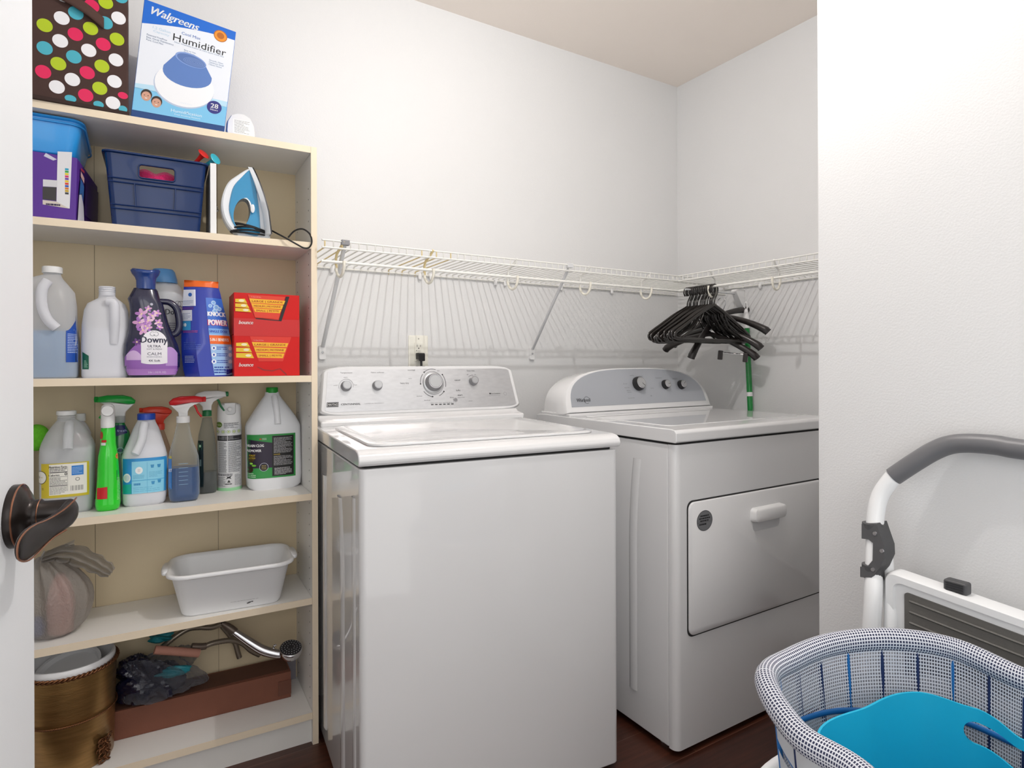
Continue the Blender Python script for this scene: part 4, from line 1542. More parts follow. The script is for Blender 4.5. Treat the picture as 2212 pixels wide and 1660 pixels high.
def red_box(z, label, opened, y0, y1, xoff=0):
    """zoom rows y0 (top) .. y1 (bottom)"""
    v = .012
    u0 = uz(*zb(1540, 900), v)[0]
    t = item('dryer_sheet_box', label, 'box', u0, v, z, 0, 'red dryer sheet boxes')
    u1 = uz(*zb(2030, 900), v)[0]
    w = u1 - u0
    h_ = uz(*zb(1800, y0), v)[1] - uz(*zb(1800, y1), v)[1] if not opened else Z3 + 0 - z
    h_ = .1155
    MB().box(0, w, 0 + (.0012 if opened else 0), .135, 0, h_).build('carton', RED, t, bevel=.0012)
    d = Decal(step=.05)
    s_ = w / 490
    X = lambda x: (x - 1540) * s_
    Z = lambda y: (y1 - y) * h_ / (y1 - y0)
    if opened:
        d.rect(X(1540), X(2030), Z(640), Z(505), 'c91c1b', 0)
        d.poly([(X(1925), Z(322)), (X(1952), Z(322)), (X(1890), Z(520)), (X(1700), Z(508)), (X(1695), Z(500)), (X(1870), Z(512))], '1b0d10', 1)
        d.poly([(X(1640), Z(320)), (X(1920), Z(325)), (X(1868), Z(505)), (X(1692), Z(495))], 'df3a1e', 1)
        rowsY = ((350, 383, 'LARGE | GRANDE'), (387, 420, 'MEDIUM | MOYENNE'), (424, 452, 'SMALL | PETITE'))
        xl, xr, sh_ = 1650, 1920, 15
        lx = 1550
        by, ly = 535, 560
    else:
        d.poly([(X(1655), Z(640)), (X(1965), Z(640)), (X(1900), Z(830)), (X(1720), Z(830))], 'dc2f1c', 1)
        rowsY = ((683, 716, 'LARGE | GRANDE'), (722, 758, 'MEDIUM | MOYENNE'), (764, 802, 'SMALL | PETITE'))
        xl, xr, sh_ = 1668, 1942, 15
        lx = 1555
        by = 855
        d.poly([(X(1710), Z(870)), (X(1760), Z(893)), (X(1820), Z(900)), (X(1880), Z(885)), (X(1925), Z(925)), (X(1932), Z(940)), (X(1925), Z(940)), (X(1875), Z(892)), (X(1820), Z(908)), (X(1750), Z(900)), (X(1706), Z(874))], '8e1512', 1)
    for k, (a_, b_, s) in enumerate(rowsY):
        xa = xl + k * sh_ - (0 if opened else 0); xb = xr - k * sh_
        d.poly([(X(xa), Z(a_)), (X(xb), Z(a_ + 6)), (X(xb - sh_ * .8), Z(b_ + 4)), (X(xa + sh_ * .8), Z(b_))], 'f3b51d', 2)
        d.text(s, X((xa + xb) / 2), Z((a_ + b_) / 2 + 3), X(xb) - X(xa) - .014, .0052, 'b3201a', 3, bold=.00015)
        d.poly([(X(lx), Z(a_ + 8 - k * 2)), (X(xa - 32), Z(a_ + 4)), (X(xa - 14), Z(b_ + 4)), (X(lx), Z(b_))], 'e8c01f', 2)
        d.ell(X(xa - 55), Z((a_ + b_) / 2 + 3), .0075, .0035, 'f1e6c0', 3, 14)
    d.text('bounce', X(1625), Z(by), .036, .0105, 'f6e9e6', 3, shear=.25, bold=.0003)
    d.text('To Open Lift Here', X(xl + 50), Z(rowsY[0][0] - 14), .026, .003, 'f0a8a0', 3)
    d.build('printed_front', t)
    return t


red_box(Z3 + .0002, 'unopened red dryer sheet box, lower of the two', False, 628, 943)
red_box(Z3 + .1166, 'torn-open red dryer sheet box stacked on top of the other', True, 308, 628)

# ------------------------------------------------------------------ shelf of sprays and jugs below eye level
z0 = Z4


def sprayer(parent, x, z, s, top, low, trig, face=1, collar=None, collar_r=.0145, nozzle=None, y=0):
    """trigger spray head; face=1 nozzle to the right"""
    M = Matrix.Translation((x, y, z)) @ Matrix.Scale(face, 4, (1, 0, 0)) @ Matrix.Scale(s, 4)
    sh_ = [(-.034, .034), (-.036, .042), (-.026, .052), (-.006, .058), (.030, .058), (.050, .054), (.052, .040), (.022, .040), (0, .037), (-.02, .033)]
    lo = [(-.034, .034), (-.02, .033), (0, .036), (.022, .040), (.046, .040), (.030, .034), (.018, .026), (.012, .014), (.0115, 0), (-.0115, 0), (-.013, .012), (-.022, .022)]
    for nm, po, m, th in (('shroud', sh_, top, .0125), ('spray_head', lo, low, .0115)):
        b = MB(); b.M = M
        cx_ = sum(p[0] for p in po) / len(po); cz_ = sum(p[1] for p in po) / len(po)
        ins = [(cx_ + (a - cx_) * .90, cz_ + (c - cz_) * .86) for a, c in po]
        b.loops([[(a, -th, c) for a, c in ins], [(a, -th * .7, c) for a, c in po], [(a, th * .7, c) for a, c in po], [(a, th, c) for a, c in ins]])
        hd = b.build(nm, m, parent, smooth=60)
    b = MB(); b.M = M @ Matrix.Translation((.050, 0, .0475)) @ Matrix.Rotation(PI / 2, 4, 'Y')
    b.lathe([(.0075, 0), (.0075, .008), (.005, .009)], 4 if nozzle is None else 20)
    b.build('nozzle', nozzle or top, parent, smooth=40)
    b = MB(); b.M = M
    b.tube(smooth_path([(.024, 0, .038), (.032, 0, .026), (.037, 0, .012), (.047, 0, -.003)], 4), [.0055] * 6 + [.005] * 7, 10, flat=.6)
    b.build('trigger', trig, parent, smooth=60)
    b = MB()
    n = 36
    r = collar_r
    b.loops([[(x + r * k2 * (1 - .03 * (k % 2)) * math.cos(2 * PI * k / n), y + r * k2 * (1 - .03 * (k % 2)) * math.sin(2 * PI * k / n), z + hh) for k in range(n)] for k2, hh in ((1, -.017), (1, -.001), (.9, .001))])
    b.build('collar', collar or low, parent)


def vfront(T, x, y, z=Z4):
    q_ = oz(*T(x, y), z) - Vector((BX, BY, 0))
    return q_.dot(BN)


# a) vinegar jug
v = .140
u0 = uz(*zc(300, 900), v)[0]
t = item('vinegar_jug', 'large clear jug with yellow nutrition label, leftmost on the spray shelf', 'bottle', u0, v - .025, z0)
v -= .025
rows = [(1062, 110, 480, 4), (1040, 98, 492, 4), (900, 92, 500, 3.4), (640, 88, 504, 3.2), (580, 92, 503, 3), (540, 104, 490, 2.6), (470, 140, 452, 2.4), (420, 178, 420, 2.2), (385, 210, 385, 2), (370, 222, 358, 2), (330, 225, 352, 2)]
pj = silo(zc, rows, v, z0, u0, .82, 3, .062)
MB().body(pj, 48).build('jug_body', film('jug_clear', 'f0f2f5', .5, .22), t, smooth=60)
MB().body(clip_prof(pj, .165)).build('liquid', film('vinegar', 'eef0f2', .35, .15), t, smooth=60)
cap(t, pj[-1][0] - .002, .0215, .0105, WPLASTIC, pj[-1][4])
b = MB()
for k in range(3):
    b.lathe([(.0195, 0), (.0208, .0012), (.0195, .0024)], 30, pj[-1][4], 0, pj[-1][0] - .018 + k * .005, False, False)
b.build('neck_thread', HAZE, t)
P = loc_of(zc, v - .058, u0, z0)
g = [P(300, 405), P(300, 440), P(298, 510), P(300, 590)]
grip(t, [(x, -.030 - .010 * i, z) for i, (x, z) in enumerate(g)], .0105, HAZE)
F_ = front_of(pj)
P = loc_of(zc, v - .060, u0, z0)
xs = lambda x: P(x, 800)[0]
zs = lambda y: P(300, y)[1] * 1.0
zo = .012
zs = lambda y: max(.004, P(300, y)[1] + zo * .6)
d = Decal(F_, step=.004, base=.0010)
d.rect(xs(88), xs(452), zs(975), zs(718), 'cdb92f', 0)
d.rect(xs(152), xs(436), zs(955), zs(725), 'eeece4', 1)
d.text('Nutrition Facts', xs(220), zs(745), xs(290) - xs(155), .0060, '1a1a1a', 2, bold=.0002)
d.lines(xs(155), xs(288), zs(778), zs(756), 2, '4a4a4a', 2, .45, 3)
d.rect(xs(155), xs(290), zs(788), zs(782), '1a1a1a', 2).text('Calories', xs(190), zs(805), .022, .0048, '1a1a1a', 2, bold=.0002).text('0', xs(280), zs(800), .005, .007, '1a1a1a', 2, bold=.0003)
d.rect(xs(155), xs(290), zs(820), zs(818), '1a1a1a', 2)
d.lines(xs(155), xs(288), zs(880), zs(824), 6, '5a5a5a', 2, .4, 5)
d.rect(xs(155), xs(290), zs(888), zs(883), '1a1a1a', 2)
d.lines(xs(155), xs(288), zs(950), zs(892), 6, '6a6a6a', 2, .35, 8)
d.rect(xs(292), xs(294), zs(930), zs(745), '6a6a6a', 2)
d.rect(xs(323), xs(412), zs(815), zs(742), '2b7fd2', 2).lines(xs(328), xs(405), zs(805), zs(752), 5, 'a8ccf0', 3, .3, 2)
d.ring(xs(368), zs(845), .0045, .001, '333333', 2, 20)
for k in range(22):
    if (k * 7) % 5 != 2:
        d.rect(xs(315 + k * 4.6), xs(315 + k * 4.6 + (1.4 if k % 3 else 2.6)), zs(930), zs(892), '1f1f1f', 2)
d.ell(xs(84), zs(820), .0125, .016, 'f0eee6', 2, 24).ring(xs(84), zs(820), .013, .0012, '4a4430', 3, 24, rz=.0165)
d.lines(xs(92), xs(110), zs(915), zs(895), 2, '6a5f1f', 1, .4, 2)
d.text('dist.', xs(482), zs(560), .010, .004, '2f7f77', 1)
d.build('label', t)

# small white-capped bottle behind it, and a round lime thing at the far left
v = .205
u0 = uz(*zc(400, 500), v)[0]
t = item('small_spray_bottle', 'small bottle with white cap and red label behind the vinegar jug', 'bottle', u0, v, z0)
rows = [(900, 335, 475, 2.4), (460, 335, 474, 2.4), (420, 345, 455, 2.2), (390, 365, 430, 2), (380, 372, 418, 2)]
pj = silo(zc, rows, v, z0, u0, .8, 2.4, .028)
MB().body(pj, 32).build('bottle_body', HAZE2, t, smooth=60)
cap(t, pj[-1][0], .0115, .020, WPLASTIC, pj[-1][4])
d = Decal(front_of(pj), step=.004); zz = loc_of(zc, v - .02, u0, z0)(400, 475)[1]
d.rect(-.020, .022, zz - .06, zz, 'b5282a', 0); d.build('label', t)
v = .19
u0 = uz(*zc(66, 400), v)[0]
t = item('lime_scrub_ball', 'lime green round scrubber standing at the left end behind the vinegar jug', 'scrubber', u0, v, z0)
MB().lathe([(.010, 0), (.011, .01), (.011, .12), (.008, .16)], 20, -.020).build('blue_grip', mat('teal_grip', '2d7f9a', .4, vary=.05), t)
b = MB()
b.body([(.150 + .035 * (1 - math.cos(PI * k / 12)), max(.001, .030 * math.sin(PI * k / 12)), max(.001, .024 * math.sin(PI * k / 12)), 2) for k in range(13)], 24)
b.build('scrub_head', mat('lime_scrub', '6fd12f', .9, bump=1.0, bscale=300, vary=.2, vscale=150), t, smooth=180)

# b) bright green sprayer seen nozzle-first
v = .075
u0 = uz(*zc(602, 900), v)[0]
t = item('green_spray_bottle', 'bright green bottle with white spray head pointing forward, in front row', 'spray bottle', u0, v, z0, 0)
rows = [(1050, 520, 670, 3), (1035, 508, 690, 3.4), (1000, 503, 694, 3.2), (880, 512, 692, 2.6), (780, 518, 686, 2.6), (700, 522, 680, 2.6), (640, 525, 676, 2.6), (600, 534, 668, 2.4), (560, 541, 660, 2.2), (500, 540, 658, 2.2), (450, 545, 655, 2), (425, 550, 652, 2)]
pj = silo(zc, rows, v, z0, u0, 1.0, 2.6, .040)
MB().body(pj, 40).build('bottle_body', mat('vivid_green_plastic', '22d321', .15, coat=.5, vary=.05), t, smooth=50)
P = loc_of(zc, v, u0, z0)
b = MB()
rr_ = []
for y, xl, xr, dy in ((430, 545, 650, 0), (400, 543, 652, 0), (330, 545, 652, 0), (300, 546, 652, -.004), (270, 552, 648, -.008), (252, 572, 632, -.01)):
    (x0, zz), (x1, _) = P(xl, y), P(xr, y)
    rr_.append([((x0 + x1) / 2 + (x1 - x0) / 2 * math.cos(2 * PI * k / 32), dy + (x1 - x0) / 2 * 1.25 * math.sin(2 * PI * k / 32), zz) for k in range(32)])
b.loops(rr_)
b.build('spray_head', WPLASTIC, t, smooth=70)
nz = P(600, 300)
b = MB(); b.M = Matrix.Translation((nz[0], -.012, nz[1])) @ Matrix.Rotation(PI / 2, 4, 'X')
b.lathe([(.0145, 0), (.0145, .010), (.0125, .014), (.006, .0145)], 28)
b.build('nozzle', WPLASTIC, t, smooth=50)
d = Decal(front_of(pj), step=.004, base=.0008)
P = loc_of(zc, v - .035, u0, z0)
xs = lambda x: P(x, 800)[0]; zs = lambda y: max(.003, P(600, y)[1] + .006)
d.band(lambda x: zs(900) + .1 * (x - xs(510)), lambda x: zs(982), xs(511), xs(592), 'c4171f', 1)
d.rect(xs(530), xs(584), zs(562), zs(544), 'c4171f', 1).rect(xs(530), xs(578), zs(585), zs(565), 'e9e9e9', 1)
d.ell(xs(545), zs(510), .0035, .010, 'b53a24', 1, 14)
d.ell(xs(668), zs(670), .0045, .0075, 'e08a3a', 1, 14).text('99', xs(668), zs(670), .007, .005, 'b5201f', 2)
d.lines(xs(664), xs(692), zs(1000), zs(830), 16, 'b5f0b0', 1, .3, 4).rect(xs(662), xs(686), zs(850), zs(778), '1a5f4f', 1)
d.build('label', t)

# c) green trigger bottle behind
v = .150
u0 = uz(*zc(700, 900), v)[0]
t = item('dark_green_spray_bottle', 'dark green and navy labelled bottle with green trigger aimed left, behind the bright green one', 'spray bottle', u0, v, z0)
rows = [(960, 560, 790, 2.6), (650, 560, 788, 2.6), (520, 575, 775, 2.4), (460, 605, 760, 2.2), (410, 640, 730, 2), (375, 655, 712, 2)]
pj = silo(zc, rows, v, z0, u0, .6, 2.4, .036)
MB().body(pj, 36).build('bottle_body', mat('dark_green_bottle', '0f7a3c', .2, coat=.4, vary=.05), t, smooth=60)
P = loc_of(zc, v, u0, z0)
GRN = mat('trigger_green', '17a33c', .3, vary=.03)
sprayer(t, P(690, 345)[0], P(690, 345)[1], 1.0, GRN, WPLASTIC, GRN, -1, film('clear_collar', 'd5dadd', .4, .2), .012)
d = Decal(front_of(pj), step=.004)
P = loc_of(zc, v - .025, u0, z0)
xs = lambda x: P(x, 500)[0]; zs = lambda y: P(700, y)[1]
d.band(lambda x: zs(415) - .4 * max(0, x - xs(720)), lambda x: zs(495) + .3 * (x - xs(660)), xs(652), xs(752), '141a5c', 0)
d.ring(xs(690), zs(600), .008, .0015, '8fd8c8', 1, 20).ell(xs(690), zs(600), .0045, .0045, '1f4f6a', 1, 14)
d.text('fresh', xs(700), zs(455), .022, .006, 'b9c4e8', 1)
d.build('label', t)

# d) bleach-free white bottle, blue cap
v = .105
u0 = uz(*zc(872, 900), v)[0]
t = item('laundry_bleach_bottle', 'white handled bottle with royal blue cap and light blue label', 'bottle', u0, v, z0)
rows = [(1015, 725, 1015, 3.4), (995, 708, 1030, 3.4), (940, 703, 1040, 3), (800, 700, 1043, 3), (690, 698, 1045, 3), (650, 698, 1042, 2.8), (600, 715, 1030, 2.6), (520, 752, 1005, 2.4), (440, 785, 980, 2.2), (390, 812, 955, 2), (368, 822, 948, 2)]
pj = silo(zc, rows, v, z0, u0, .72, 3, .046)
MB().body(pj, 48).build('bottle_body', HAZE2, t, smooth=60)
MB().body(clip_prof(pj, .16)).build('liquid', mat('milky_fill', 'e4e6ec', .5, vary=.01), t, smooth=60)
cap(t, pj[-1][0] - .001, .0215, .0165, mat('royal_blue_cap', '1747b5', .3, vary=.03), pj[-1][4])
P = loc_of(zc, v - .04, u0, z0)
g = [P(872, 400), P(862, 440), P(850, 520), P(825, 580), P(800, 625)]
grip(t, [(x, -.024 - .007 * i, z) for i, (x, z) in enumerate(g)], .0105, HAZE2)
d = Decal(front_of(pj), step=.004, base=.001)
P = loc_of(zc, v - .046, u0, z0)
xs = lambda x: P(x, 800)[0]; zs = lambda y: max(.004, P(870, y)[1] + .008)
d.rect(xs(706), xs(1040), zs(945), zs(682), '2a93d5', 0)
d.rect(xs(775), xs(1018), zs(945), zs(705), '8dd4ef', 1)
d.rect(xs(775), xs(1018), zs(850), zs(845), '4aa8d8', 2).rect(xs(890), xs(893), zs(945), zs(715), '5ab4dc', 2)
d.ell(xs(830), zs(772), .0085, .0095, 'f2f6f8', 2, 24).lines(xs(820), xs(842), zs(785), zs(760), 4, 'a05a5a', 3, .2)
for cx_, cy_ in ((930, 745), (980, 745), (935, 870), (982, 862)):
    d.poly([(xs(cx_ - 14), zs(cy_ - 10)), (xs(cx_ + 14), zs(cy_ - 10)), (xs(cx_ + 9), zs(cy_ + 14)), (xs(cx_ - 9), zs(cy_ + 14))], '3a93c8', 3)
d.lines(xs(905), xs(1005), zs(830), zs(785), 5, '55a8d0', 2, .3, 3).lines(xs(785), xs(870), zs(835), zs(805), 3, '55a8d0', 2, .35, 4)
d.lines(xs(790), xs(868), zs(885), zs(865), 1, '3a8fc4', 2, .8, 5).lines(xs(785), xs(1005), zs(935), zs(895), 3, '6ab8dc', 2, .3, 6)
d.ell(xs(738), zs(825), .0085, .012, 'e9eef2', 2, 18).ell(xs(738), zs(825), .006, .008, 'cfdbe4', 3, 18)
d.band(lambda x: zs(870) + .15 * (x - xs(770)), lambda x: zs(942), xs(708), xs(772), '1fae9f', 2)
d.build('label', t)

# e) orange-red trigger peeking out behind it
v = .19
u0 = uz(*zc(990, 600), v)[0]
ORG = mat('orange_red_trigger', 'e0402a', .35, vary=.03)
t = item('red_trigger_bottle', 'bottle with orange-red trigger peeking out behind the blue-capped bottle', 'spray bottle', u0, v, z0)
rows = [(900, 900, 1080, 2.6), (600, 905, 1075, 2.4), (480, 950, 1030, 2.2), (430, 965, 1010, 2)]
pj = silo(zc, rows, v, z0, u0, .6, 2.4, .028)
MB().body(pj, 32).build('bottle_body', film('amber_clear', 'c9a98e', .55, .15), t, smooth=60)
P = loc_of(zc, v, u0, z0)
sprayer(t, P(985, 400)[0], P(985, 400)[1], .85, ORG, ORG, ORG, -1, ORG, .0125)

# f) window cleaner
v = .088
u0 = uz(*zc(1162, 900), v)[0]
GLS = film('clear_bottle', 'e6edf0', .93, .05)
t = item('window_cleaner', 'clear spray bottle of blue cleaner with red and white trigger head', 'spray bottle', u0, v, z0)
rows = [(990, 1080, 1262, 3.4), (975, 1058, 1272, 3.4), (940, 1050, 1284, 3.2), (850, 1045, 1285, 3), (720, 1046, 1280, 3), (660, 1048, 1276, 2.8), (620, 1055, 1265, 2.6), (560, 1072, 1240, 2.4), (500, 1090, 1222, 2.2), (420, 1108, 1208, 2), (395, 1112, 1205, 2)]
pj = silo(zc, rows, v, z0, u0, .62, 3, .036)
MB().body(pj, 48).build('bottle_body', GLS, t, smooth=60)
P = loc_of(zc, v - .02, u0, z0)
MB().body(clip_prof(pj, .094, .985)).build('liquid', mat('window_cleaner_blue', '12457e', .15, coat=.2, vary=.04), t, smooth=60, label='deep blue cleaning liquid')
RED_T = mat('trigger_red', 'd01c24', .3, vary=.03)
P = loc_of(zc, v, u0, z0)
sprayer(t, P(1160, 345)[0], P(1160, 345)[1], .96, RED_T, WPLASTIC, RED_T, 1, WPLASTIC, .0168)
d = Decal(front_of(pj), step=.004, base=.0008)
P = loc_of(zc, v - .036, u0, z0)
xs = lambda x: P(x, 800)[0]; zs = lambda y: max(.004, P(1160, y)[1] + .006)
d.rect(xs(1050), xs(1074), zs(905), zs(660), '2a7fd0', 1).text('ULT', xs(1062), zs(765), .0085, .008, 'e9e9f4', 2, bold=.0003).rect(xs(1050), xs(1074), zs(680), zs(660), 'd9c02a', 2)
for k in range(6):
    d.rect(xs(1128), xs(1198), zs(722 + k * 31), zs(719 + k * 31), '8fb6d6', 1)
d.build('label', t)

# g) smoky bottle with green collar
v = .175
u0 = uz(*zc(1340, 900), v)[0]
t = item('smoky_spray_bottle', 'slim smoky glass-clear bottle with white head and green collar, behind the window cleaner', 'spray bottle', u0, v, z0)
rows = [(915, 1265, 1405, 2.6), (890, 1262, 1414, 2.6), (700, 1262, 1412, 2.4), (560, 1266, 1405, 2.2), (480, 1275, 1395, 2.2), (400, 1295, 1380, 2), (355, 1305, 1372, 2)]
pj = silo(zc, rows, v, z0, u0, .8, 2.4, .026)
MB().body(pj, 36).build('bottle_body', film('smoky_clear', 'a9aea9', .80, .08), t, smooth=60)
MB().body(clip_prof(pj, .062, .95)).build('liquid', mat('dark_liquid', '45484c', .2, coat=.3, vary=.05), t, smooth=60)
P = loc_of(zc, v, u0, z0)
DG = mat('deep_green_plastic', '12713f', .35, vary=.03)
sprayer(t, P(1338, 300)[0], P(1338, 300)[1], .98, WPLASTIC, WPLASTIC, DG, 1, DG, .0125, DG)
d = Decal(front_of(pj), step=.004, base=.0008)
P = loc_of(zc, v - .024, u0, z0)
xs = lambda x: P(x, 700)[0]; zs = lambda y: P(1300, y)[1] + .004
d.rect(xs(1268), xs(1312), zs(885), zs(540), '14262c', 1).rect(xs(1278), xs(1300), zs(610), zs(560), '3a9a5a', 2).ell(xs(1288), zs(580), .002, .004, 'bfe8c8', 3, 10)
d.rect(xs(1284), xs(1296), zs(730), zs(680), '5f767a', 2)
d.build('label', t)

# h) aerosol can
v = .20
u0 = uz(*zc(1505, 900), v)[0]
t = item('aerosol_can', 'tall white aerosol can with grey printed back label and pale green base', 'aerosol can', u0, v, z0)
P = loc_of(zc, v, u0, z0)
R = (uz(*zc(1600, 700), v)[0] - uz(*zc(1413, 700), v)[0]) / 2
zt_ = P(1505, 400)[1]; zc_ = P(1505, 245)[1]
b = MB(); b.lathe([(R * .97, 0), (R, .003), (R, zt_ - .006), (R * .96, zt_)], 48)
b.build('can_body', mat('can_white', 'e2e3e5', .3, metal=.1, vary=.01), t, smooth=50)
MB().lathe([(R * 1.0, .0), (R * 1.015, .002), (R * 1.015, .007), (R, .009)], 48).build('base_ring', mat('pale_green_base', '9fdba8', .35, vary=.03), t)
b = MB(); b.lathe([(R * .97, zt_), (R * .955, zt_ + .004), (R * .93, zc_ - .012), (R * .88, zc_ - .004), (R * .60, zc_)], 48)
co = b.build('cap', WPLASTIC, t, smooth=60)
cut = MB(); cut.loops([[(x, -.05, z) for x, z in rrect(-.014, .016, zc_ - .034, zc_ + .02, .010, 5)], [(x, -.012, z) for x, z in rrect(-.014, .016, zc_ - .034, zc_ + .02, .010, 5)]])
co = boolean(co, cut); co.name = 'cap'
b = MB(); b.lathe([(.0065, 0), (.0065, .012), (.004, .014)], 20); b.M = Matrix.Identity(4)
b.v = [(x, -.012 - z, y + zc_ - .018) for x, y, z in b.v]
b.build('spray_button', WPLASTIC, t)
d = Decal(front_of([(0, R, R, 2, 0, 0), (.3, R, R, 2, 0, 0)]), step=.003)
P = loc_of(zc, v - R, u0, z0)
xs = lambda x: P(x, 700)[0]; zs = lambda y: max(.012, P(1505, y)[1] + .004)
x0, x1 = -R * .95, R * .95
d.ell(xs(1432), zs(418), .0075, .0085, '5f7f2f', 1, 20).text('eco', xs(1432), zs(418), .011, .005, 'e9f0d0', 2).lines(xs(1465), xs(1580), zs(445), zs(402), 6, '5a5a5f', 1, .4, 3)
for k in range(5):
    d.ring(xs(1420 + k * 40), zs(470), .0052, .001, '8fae4a', 1, 18).ell(xs(1420 + k * 40), zs(470), .0025, .0025, 'b9cc6a', 1, 10)
d.rect(x0, x1, zs(538), zs(500), '333337', 1).lines(x0 + .004, x1 - .004, zs(530), zs(505), 3, 'c9c9cc', 2, .3, 5).rect(xs(1490), xs(1493), zs(538), zs(500), 'e9e9e9', 2)
d.lines(x0 + .003, xs(1486), zs(775), zs(545), 34, '6a6a70', 1, .45, 6).lines(xs(1497), x1 - .003, zs(775), zs(545), 34, '6a6a70', 1, .45, 7)
d.lines(xs(1425), xs(1530), zs(800), zs(782), 2, '2f2f33', 1, .5, 8).poly([(xs(1478), zs(825)), (xs(1490), zs(812)), (xs(1482), zs(804)), (xs(1500), zs(806)), (xs(1525), zs(798)), (xs(1512), zs(812)), (xs(1520), zs(824)), (xs(1500), zs(818))], '2f2f33', 1)
d.poly([(xs(1488), zs(850)), (xs(1514), zs(850)), (xs(1501), zs(830))], '2a2a2a', 1).lines(xs(1472), xs(1528), zs(866), zs(856), 1, '2a2a2a', 1, .7, 4)
d.lines(xs(1425), xs(1480), zs(880), zs(805), 9, '88888c', 1, .4, 9).lines(xs(1545), x1 - .003, zs(875), zs(790), 10, '77777c', 1, .4, 10)
d.build('printed_label', t)

# i) drain opener jug with green cap
v = .175
u0 = uz(*zc(1832, 900), v)[0]
t = item('drain_cleaner_jug', 'white handled jug with green cap and black-green label, right end of spray shelf', 'bottle', u0, v, z0)
rows = [(890, 1655, 2005, 3.6), (870, 1635, 2030, 3.6), (800, 1630, 2036, 3.4), (600, 1628, 2032, 3.2), (480, 1624, 2030, 3.2), (425, 1624, 2028, 3), (400, 1632, 2018, 2.8), (350, 1662, 1992, 2.6), (280, 1705, 1945, 2.4), (220, 1745, 1900, 2.2), (190, 1768, 1880, 2), (165, 1772, 1874, 2)]
pj = silo(zc, rows, v, z0, u0, .78, 3, .054)
MB().body(pj, 52).build('jug_body', WBOT, t, smooth=60)
cap(t, pj[-1][0] - .002, .0175, .0165, mat('cap_green', '189a2c', .35, vary=.03), pj[-1][4])
P = loc_of(zc, v - .04, u0, z0)
g = [P(1850, 200), P(1852, 240), P(1858, 320), P(1860, 400)]
grip(t, [(x, -.020 - .012 * i, z) for i, (x, z) in enumerate(g)], .0095, WBOT)
d = Decal(front_of(pj), step=.004, base=.001)
P = loc_of(zc, v - .052, u0, z0)
xs = lambda x: P(x, 700)[0]; zs = lambda y: max(.004, P(1832, y)[1] + .004)
d.rect(xs(1630), xs(2000), zs(812), zs(487), '2f9345', 0)
d.band(lambda x: zs(520) - .18 * (x - xs(1640)), lambda x: zs(735) + .0 * x, xs(1632), xs(1832), '271c33', 1)
d.rect(xs(1824), xs(1986), zs(800), zs(500), '131315', 2)
d.text('DRAIN CLOG', xs(1700), zs(568), .046, .0080, 'f0f0f0', 3, bold=.0004).text('REMOVER', xs(1694), zs(605), .036, .0075, 'f0f0f0', 3, bold=.0004)
d.ell(xs(1672), zs(660), .0085, .012, '4a3a12', 3, 16)
d.text('FAST', xs(1680), zs(640), .015, .005, 'e0c23a', 4).text('ACTION', xs(1678), zs(660), .016, .0045, 'e0c23a', 4)
d.ell(xs(1658), zs(745), .010, .010, '3b2a1d', 3, 16).ell(xs(1690), zs(715), .006, .003, '7cc43a', 4, 10).ell(xs(1672), zs(700), .004, .003, '9ad84a', 4, 10)
d.ell(xs(1762), zs(728), .0115, .0115, '181026', 3, 26).ring(xs(1762), zs(728), .0125, .001, 'cfcfe0', 4, 26)
for k, s_ in enumerate(('SAFE FOR', 'SEPTIC', 'SYSTEMS')):
    d.text(s_, xs(1762), zs(717 + k * 12), .013, .0027, 'd9c65a', 4)
d.lines(xs(1835), xs(1975), zs(630), zs(512), 14, 'b9b9bc', 3, .35, 3).text('DANGER', xs(1860), zs(640), .018, .0035, 'd9b83a', 3)
d.lines(xs(1835), xs(1975), zs(722), zs(650), 9, 'b9b9bc', 3, .35, 11).lines(xs(1840), xs(1970), zs(792), zs(738), 7, 'c9c9cc', 3, .4, 12)
d.rect(xs(1730), xs(1745), zs(524), zs(516), 'd0452a', 1).lines(xs(1750), xs(1800), zs(528), zs(512), 2, 'd9e8d9', 1, .35, 5).lines(xs(1640), xs(1710), zs(805), zs(768), 3, 'd9e8d9', 1, .35, 6)
d.build('label', t)

# ------------------------------------------------------------------ the two lowest shelves
# grey translucent grocery bag, knotted, with its contents showing through
BAG = film('grey_bag_film', 'c2bdb8', .48, .2, 1.0)
nt = BAG.node_tree
nz_ = nt.nodes.new('ShaderNodeTexNoise'); nz_.inputs['Scale'].default_value = 30; nz_.inputs['Detail'].default_value = 5
bp_ = nt.nodes.new('ShaderNodeBump'); bp_.inputs['Strength'].default_value = .8; bp_.inputs['Distance'].default_value = .006
nt.links.new(nz_.outputs['Fac'], bp_.inputs['Height']); nt.links.new(bp_.outputs[0], nt.nodes['Principled BSDF'].inputs['Normal'])
v = .09
u0 = uz(*zd(220, 700), v)[0] - .008
t = item('plastic_bag', 'knotted grey see-through plastic bag on the fourth shelf, beside the white tub', 'bag', u0, v, Z5)


def bag_ring(z, rx, ry, amp, ph, cx=0, cy=0, n=84, k=11):
    return [(cx + rx * (1 + amp * math.sin(k * a + ph) + amp * .6 * math.sin(5 * a + 2 * ph)) * math.cos(a), cy + ry * (1 + amp * math.sin(k * a + ph)) * math.sin(a), z) for a in [2 * PI * i / n for i in range(n)]]


b = MB()
rr_ = []
for i, (z, rx, ry, amp, cx_) in enumerate(((.001, .034, .036, .03, -.006), (.004, .052, .050, .03, -.004), (.03, .066, .060, .05, 0), (.07, .073, .062, .06, .004), (.11, .072, .058, .07, .004), (.145, .060, .048, .12, -.004),
                                           (.172, .040, .032, .22, -.014), (.190, .020, .018, .30, -.022), (.200, .008, .008, .25, -.024))):
    rr_.append(bag_ring(z, rx, ry, amp, .35 * i, cx_))
b.loops(rr_)
b.build('bag_body', BAG, t, smooth=80, subsurf=1)
